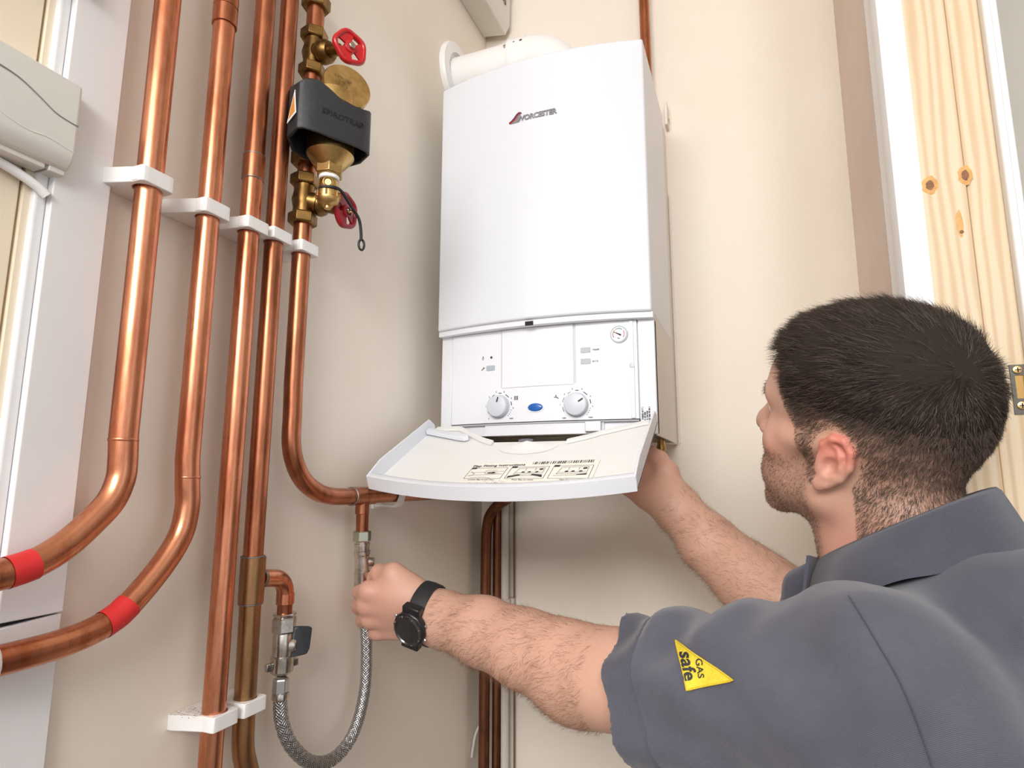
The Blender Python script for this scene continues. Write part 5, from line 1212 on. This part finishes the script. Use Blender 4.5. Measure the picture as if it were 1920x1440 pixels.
for nm, a_, b_, cnt, hi_ in (('arm_hair', at(840, 1165, .84), LEL, 9000, .2), ('arm_hair', RWR, REL, 6000, .2)):
    ax_ = (b_-a_); Ln = np.linalg.norm(ax_); ax_ /= Ln; u_ = (V-a_)@ax_; rad2 = np.linalg.norm(V-a_-u_[:, None]*ax_, axis=1)
    ca2 = np.where((u_ > 0) & (u_ < Ln*.97) & (rad2 < .075))[0]; pk = rng.choice(ca2, cnt); Ra = V[pk]+rng.normal(size=(cnt, 3))*.001; na = normals(f_body, Ra); Ra = Ra-na*f_body(Ra)[:, None]
    w_ = np.stack([vnoise(Ra, 70, 31), vnoise(Ra, 70, 32), vnoise(Ra, 70, 33)], 1)
    strands(nm, Ra, -ax_*.55+np.array([0, 0, -.35])+na*.40+w_*.45+rng.normal(size=Ra.shape)*.15, .006+.008*rng.random(cnt), .00008, ARMH, body, 2, -na*.3)

# ================================================================== wrist watch
wax = at(790, 1146, .856)-at(828, 1160, .842); wax /= np.linalg.norm(wax); WC = at(801, 1149, .8505)
camv = lambda a, b, c: np.array(rt)*a-np.array(up)*b+np.array(fw)*c
wn = camv(-.50, .16, -.83); wn -= wax*(wn@wax); wn /= np.linalg.norm(wn); wt = np.cross(wax, wn)
wa = thing('wrist_watch', 'black sports watch with rubber strap on the wrist', 'watch', tuple(WC-np.array([0, 0, .03])))
WA, WN, WT = Vector(wax), Vector(wn), Vector(wt); Wc = Vector(WC)
def arm_r(c, d):
    t = np.linspace(.01, .06, 120); P = np.array(c)[None]+np.array(d)[None]*t[:, None]; f_ = f_body(P); i = np.argmax(f_ > 0); return t[i]
NSg = 44; sv = []
for k in range(NSg):
    a = 2*pi*k/NSg; d = WN*cos(a)+WT*sin(a); w_ = .0112+.0020*max(0, cos(a)); r0 = arm_r(WC, d)+.0004
    for (aw, rr) in ((-w_, 0), (-w_, .0026), (0, .0034), (w_, .0026), (w_, 0)): sv.append(Wc+d*(r0+rr)+WA*aw)
MB().add(sv, [(k*5+i, k*5+(i+1) % 5, ((k+1) % NSg)*5+(i+1) % 5, ((k+1) % NSg)*5+i) for k in range(NSg) for i in range(5)]).build('strap', RUBBER, wa, angle=40)
r0 = arm_r(WC, wn); cs = Wc+WN*(r0-.002)
WBLK = mat('watch_resin', (30, 30, 33), .3)
case = MB().lathe(cs, WN, [(0, .0205), (.003, .0245), (.010, .0255), (.0135, .0245), (.014, .0225)], 12, pi/12).build('case', WBLK, wa, bevel=.0012, angle=20)
MB().lathe(cs, WN, [(.0125, .0222), (.0165, .0212), (.0172, .0190), (.0158, .0175)], 36).build('bezel', mat('watch_bezel', (92, 92, 94), .2, .9), case)
MB().lathe(cs, WN, [(.0145, .0178), (.0150, .0170), (.0151, .0001)], 32, cap=False).build('dial', mat('watch_dial', (128, 130, 124), .15), case)
MB().mesh(text_mesh('10:58', .0092, .0002, .0001), basis(cs+WN*.0154, WT, -WA)).build('dial_digits', mat('lcd_dark', (20, 22, 22), .5), case, smooth=False)
for s_ in (-1, 1):
    MB().obox(cs+WT*.0255*s_+WN*.0040, WT*.0060, WA*.0135, WN*.0065).build('strap_lug', WBLK, case, bevel=.002)
    for k in (-1, 1):
        dd = (WA*s_+WT*.45*k).normalized(); MB().lathe(cs+dd*.0228+WN*.007, dd, [(0, .0028), (.004, .0028), (.0046, .002)], 12).build('push_button', STEEL, case)
for k in range(8):
    a = 2*pi*k/8+pi/8; dd = WA*cos(a)+WT*sin(a); MB().lathe(cs+dd*.0202+WN*.0164, WN, [(0, .0011), (.0009, .0008)], 8).build('bezel_screw', STEEL, case)
MB().obox(Wc-WN*(arm_r(WC, -wn)+.0045), WT*.0085, WA*.0115, WN*.0012).build('buckle', STEEL, wa, bevel=.0008)
